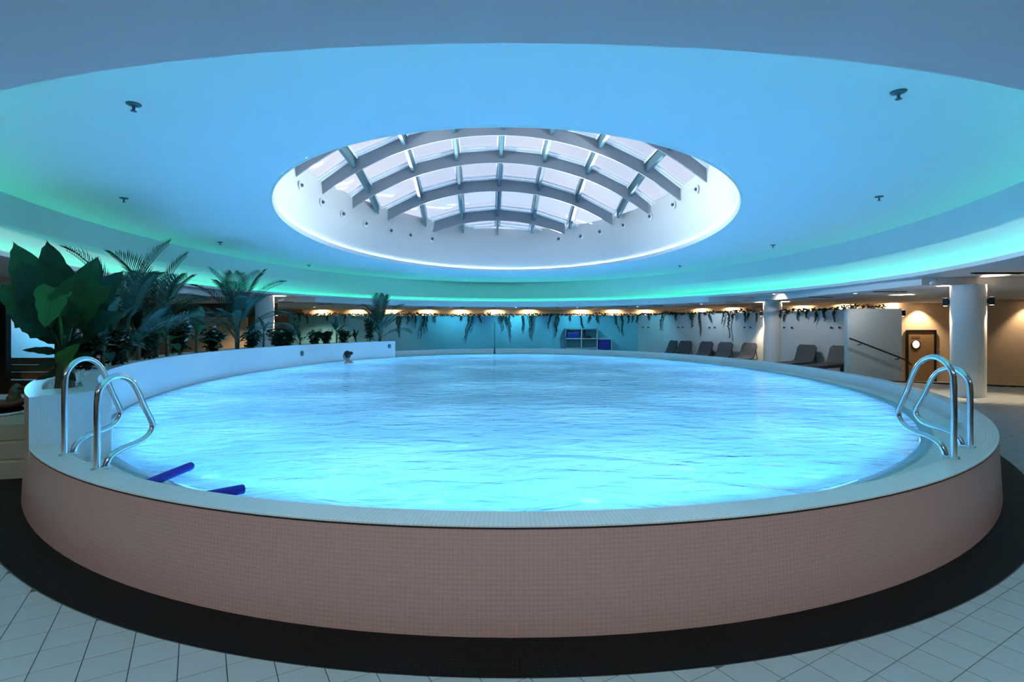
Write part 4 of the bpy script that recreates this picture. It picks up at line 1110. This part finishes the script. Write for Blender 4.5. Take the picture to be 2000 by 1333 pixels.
for B_, T_, W_ in (((-.05, -.05, .50), (-.30, -.1, .60), .09), ((-.06, -.05, .40), (-.34, -.1, .42), .08), ((-.05, -.06, .30), (-.24, -.12, .24), .08), ((-.05, 0, .22), (-.26, -.05, .12), .08), ((.05, -.05, .2), (.2, -.1, .12), .08), ((-.05, -.08, .55), (-.22, -.15, .70), .08), ((.05, 0, .45), (.28, -.02, .52), .10), ((.04, .02, .35), (.30, .0, .36), .1)):
    mb = MB(); leaf_bt(mb, B_, T_, W_, .1, (0, 0, max(.05, B_[2] - .08)), n=7); mb.build('leaf', 'leafdark', root, True)
tag(root, 'tallest broad-leaved green plant at the near end of the planter', 'plant')
P = planter_pt
bush(P(168, .8), .55, .30, 'dark low shrub right behind the tallest broad-leaved plant', 'leafdark', 4)
big_plant(P(200, .6), 1.1, 8, .62, .30, 'leafteal', 'banana_plant', 'bluish broad-leaved plant next to the tallest plant', mats=['leafteal', 'leafdark', 'leafmid'], trunk=.35)
bush(P(222, .2), .55, .30, 'dark shrub with pale leaf glints below the feathery palm', 'leafdark', 10)
palm(P(243, .6), 1.75, 9, 'feathery palm nearest the tallest broad-leaved plant', 'leafdark', .9)
big_plant(P(270, .4), 1.15, 7, .75, .32, 'leafteal', 'banana_plant', 'broad-leaved banana plant between the two near palms', mats=['leafteal', 'leafdark'], trunk=.4)
palm(P(303, .7), 1.78, 9, 'tall feathery palm with steep fronds left of the bright banana plant', 'leafdark', .75)
bush(P(283, .2), .6, .32, 'dark shrub with pale blossoms at the foot of the steep palm', 'leafdark', 14)
big_plant(P(326, .4), 1.18, 6, .62, .27, 'leafmid', 'banana_plant', 'bright green banana plant with one leaf hanging down', mats=['leafmid', 'leafbright', 'leafteal'], trunk=.45, spread=1.1)
bush(P(350, .3), .75, .36, 'shrub covered in pale variegated leaves beside the bright banana plant', 'leafdark', 34)
big_plant(P(383, .6), 1.2, 9, .55, .26, 'leafdark', 'fig_tree', 'dark bushy fig tree left of the widest palm', mats=['leafdark', 'leafmid', 'leafteal'], trunk=.55, spread=1.15)
bush(P(415, .3), .62, .42, 'low shrub with scattered pale leaves left of the widest palm', 'leafdark', 16)
palm(P(463, .4), 1.95, 13, 'widest palm in the planter, in front of the round column', 'leafteal', 1.15)
bush(P(492, .5), .62, .36, 'dark shrub with pale glints right of the widest palm', 'leafdark', 10)
big_plant(P(515, .4), .85, 6, .36, .17, 'leafteal', 'umbrella_tree', 'small two-stemmed tree in front of the round column', trunk=.45, spread=1.1)
bush(P(541, .4), .5, .36, 'dark low shrub just right of the round column', 'leafdark', 3)
bush(P(562, .5), .55, .34, 'dark low shrub in front of the orange niche', 'leafdark', 3)
big_plant(P(586, .4), .8, 7, .70, .16, 'leafdark', 'strelitzia', 'spreading long-leaved plant at the left end of the grey wall', trunk=.12, spread=1.0, droop=.8)
bush(P(614, .4), .48, .30, 'small shrub with white blossoms left of the tall long-leaved plant', 'leafdark', 7)
bush(P(637, .4), .52, .28, 'small round shrub with one pale blossom amid the far plants', 'leafdark', 3)
big_plant(P(657, .4), .95, 7, .55, .17, 'leafteal', 'strelitzia', 'upright long-leaved plant on a bare stem above the swimmer', trunk=.42, spread=1.05)
bush(P(671, .4), .5, .28, 'small dark shrub right of the upright long-leaved plant', 'leafdark', 2)
big_plant(P(695, .4), .6, 12, .38, .10, 'leafdark', 'agave', 'compact rosette plant between small shrub and the last palm', trunk=.18, spread=1.25, pet=.1, droop=.5)
bush(P(722, .5), 1.1, .42, 'tall dark shrub left of the last palm', 'leafdark', 3)
palm(P(742, .4), 1.62, 12, 'last feathery palm at the far end of the planter', 'leafteal', 1.2)
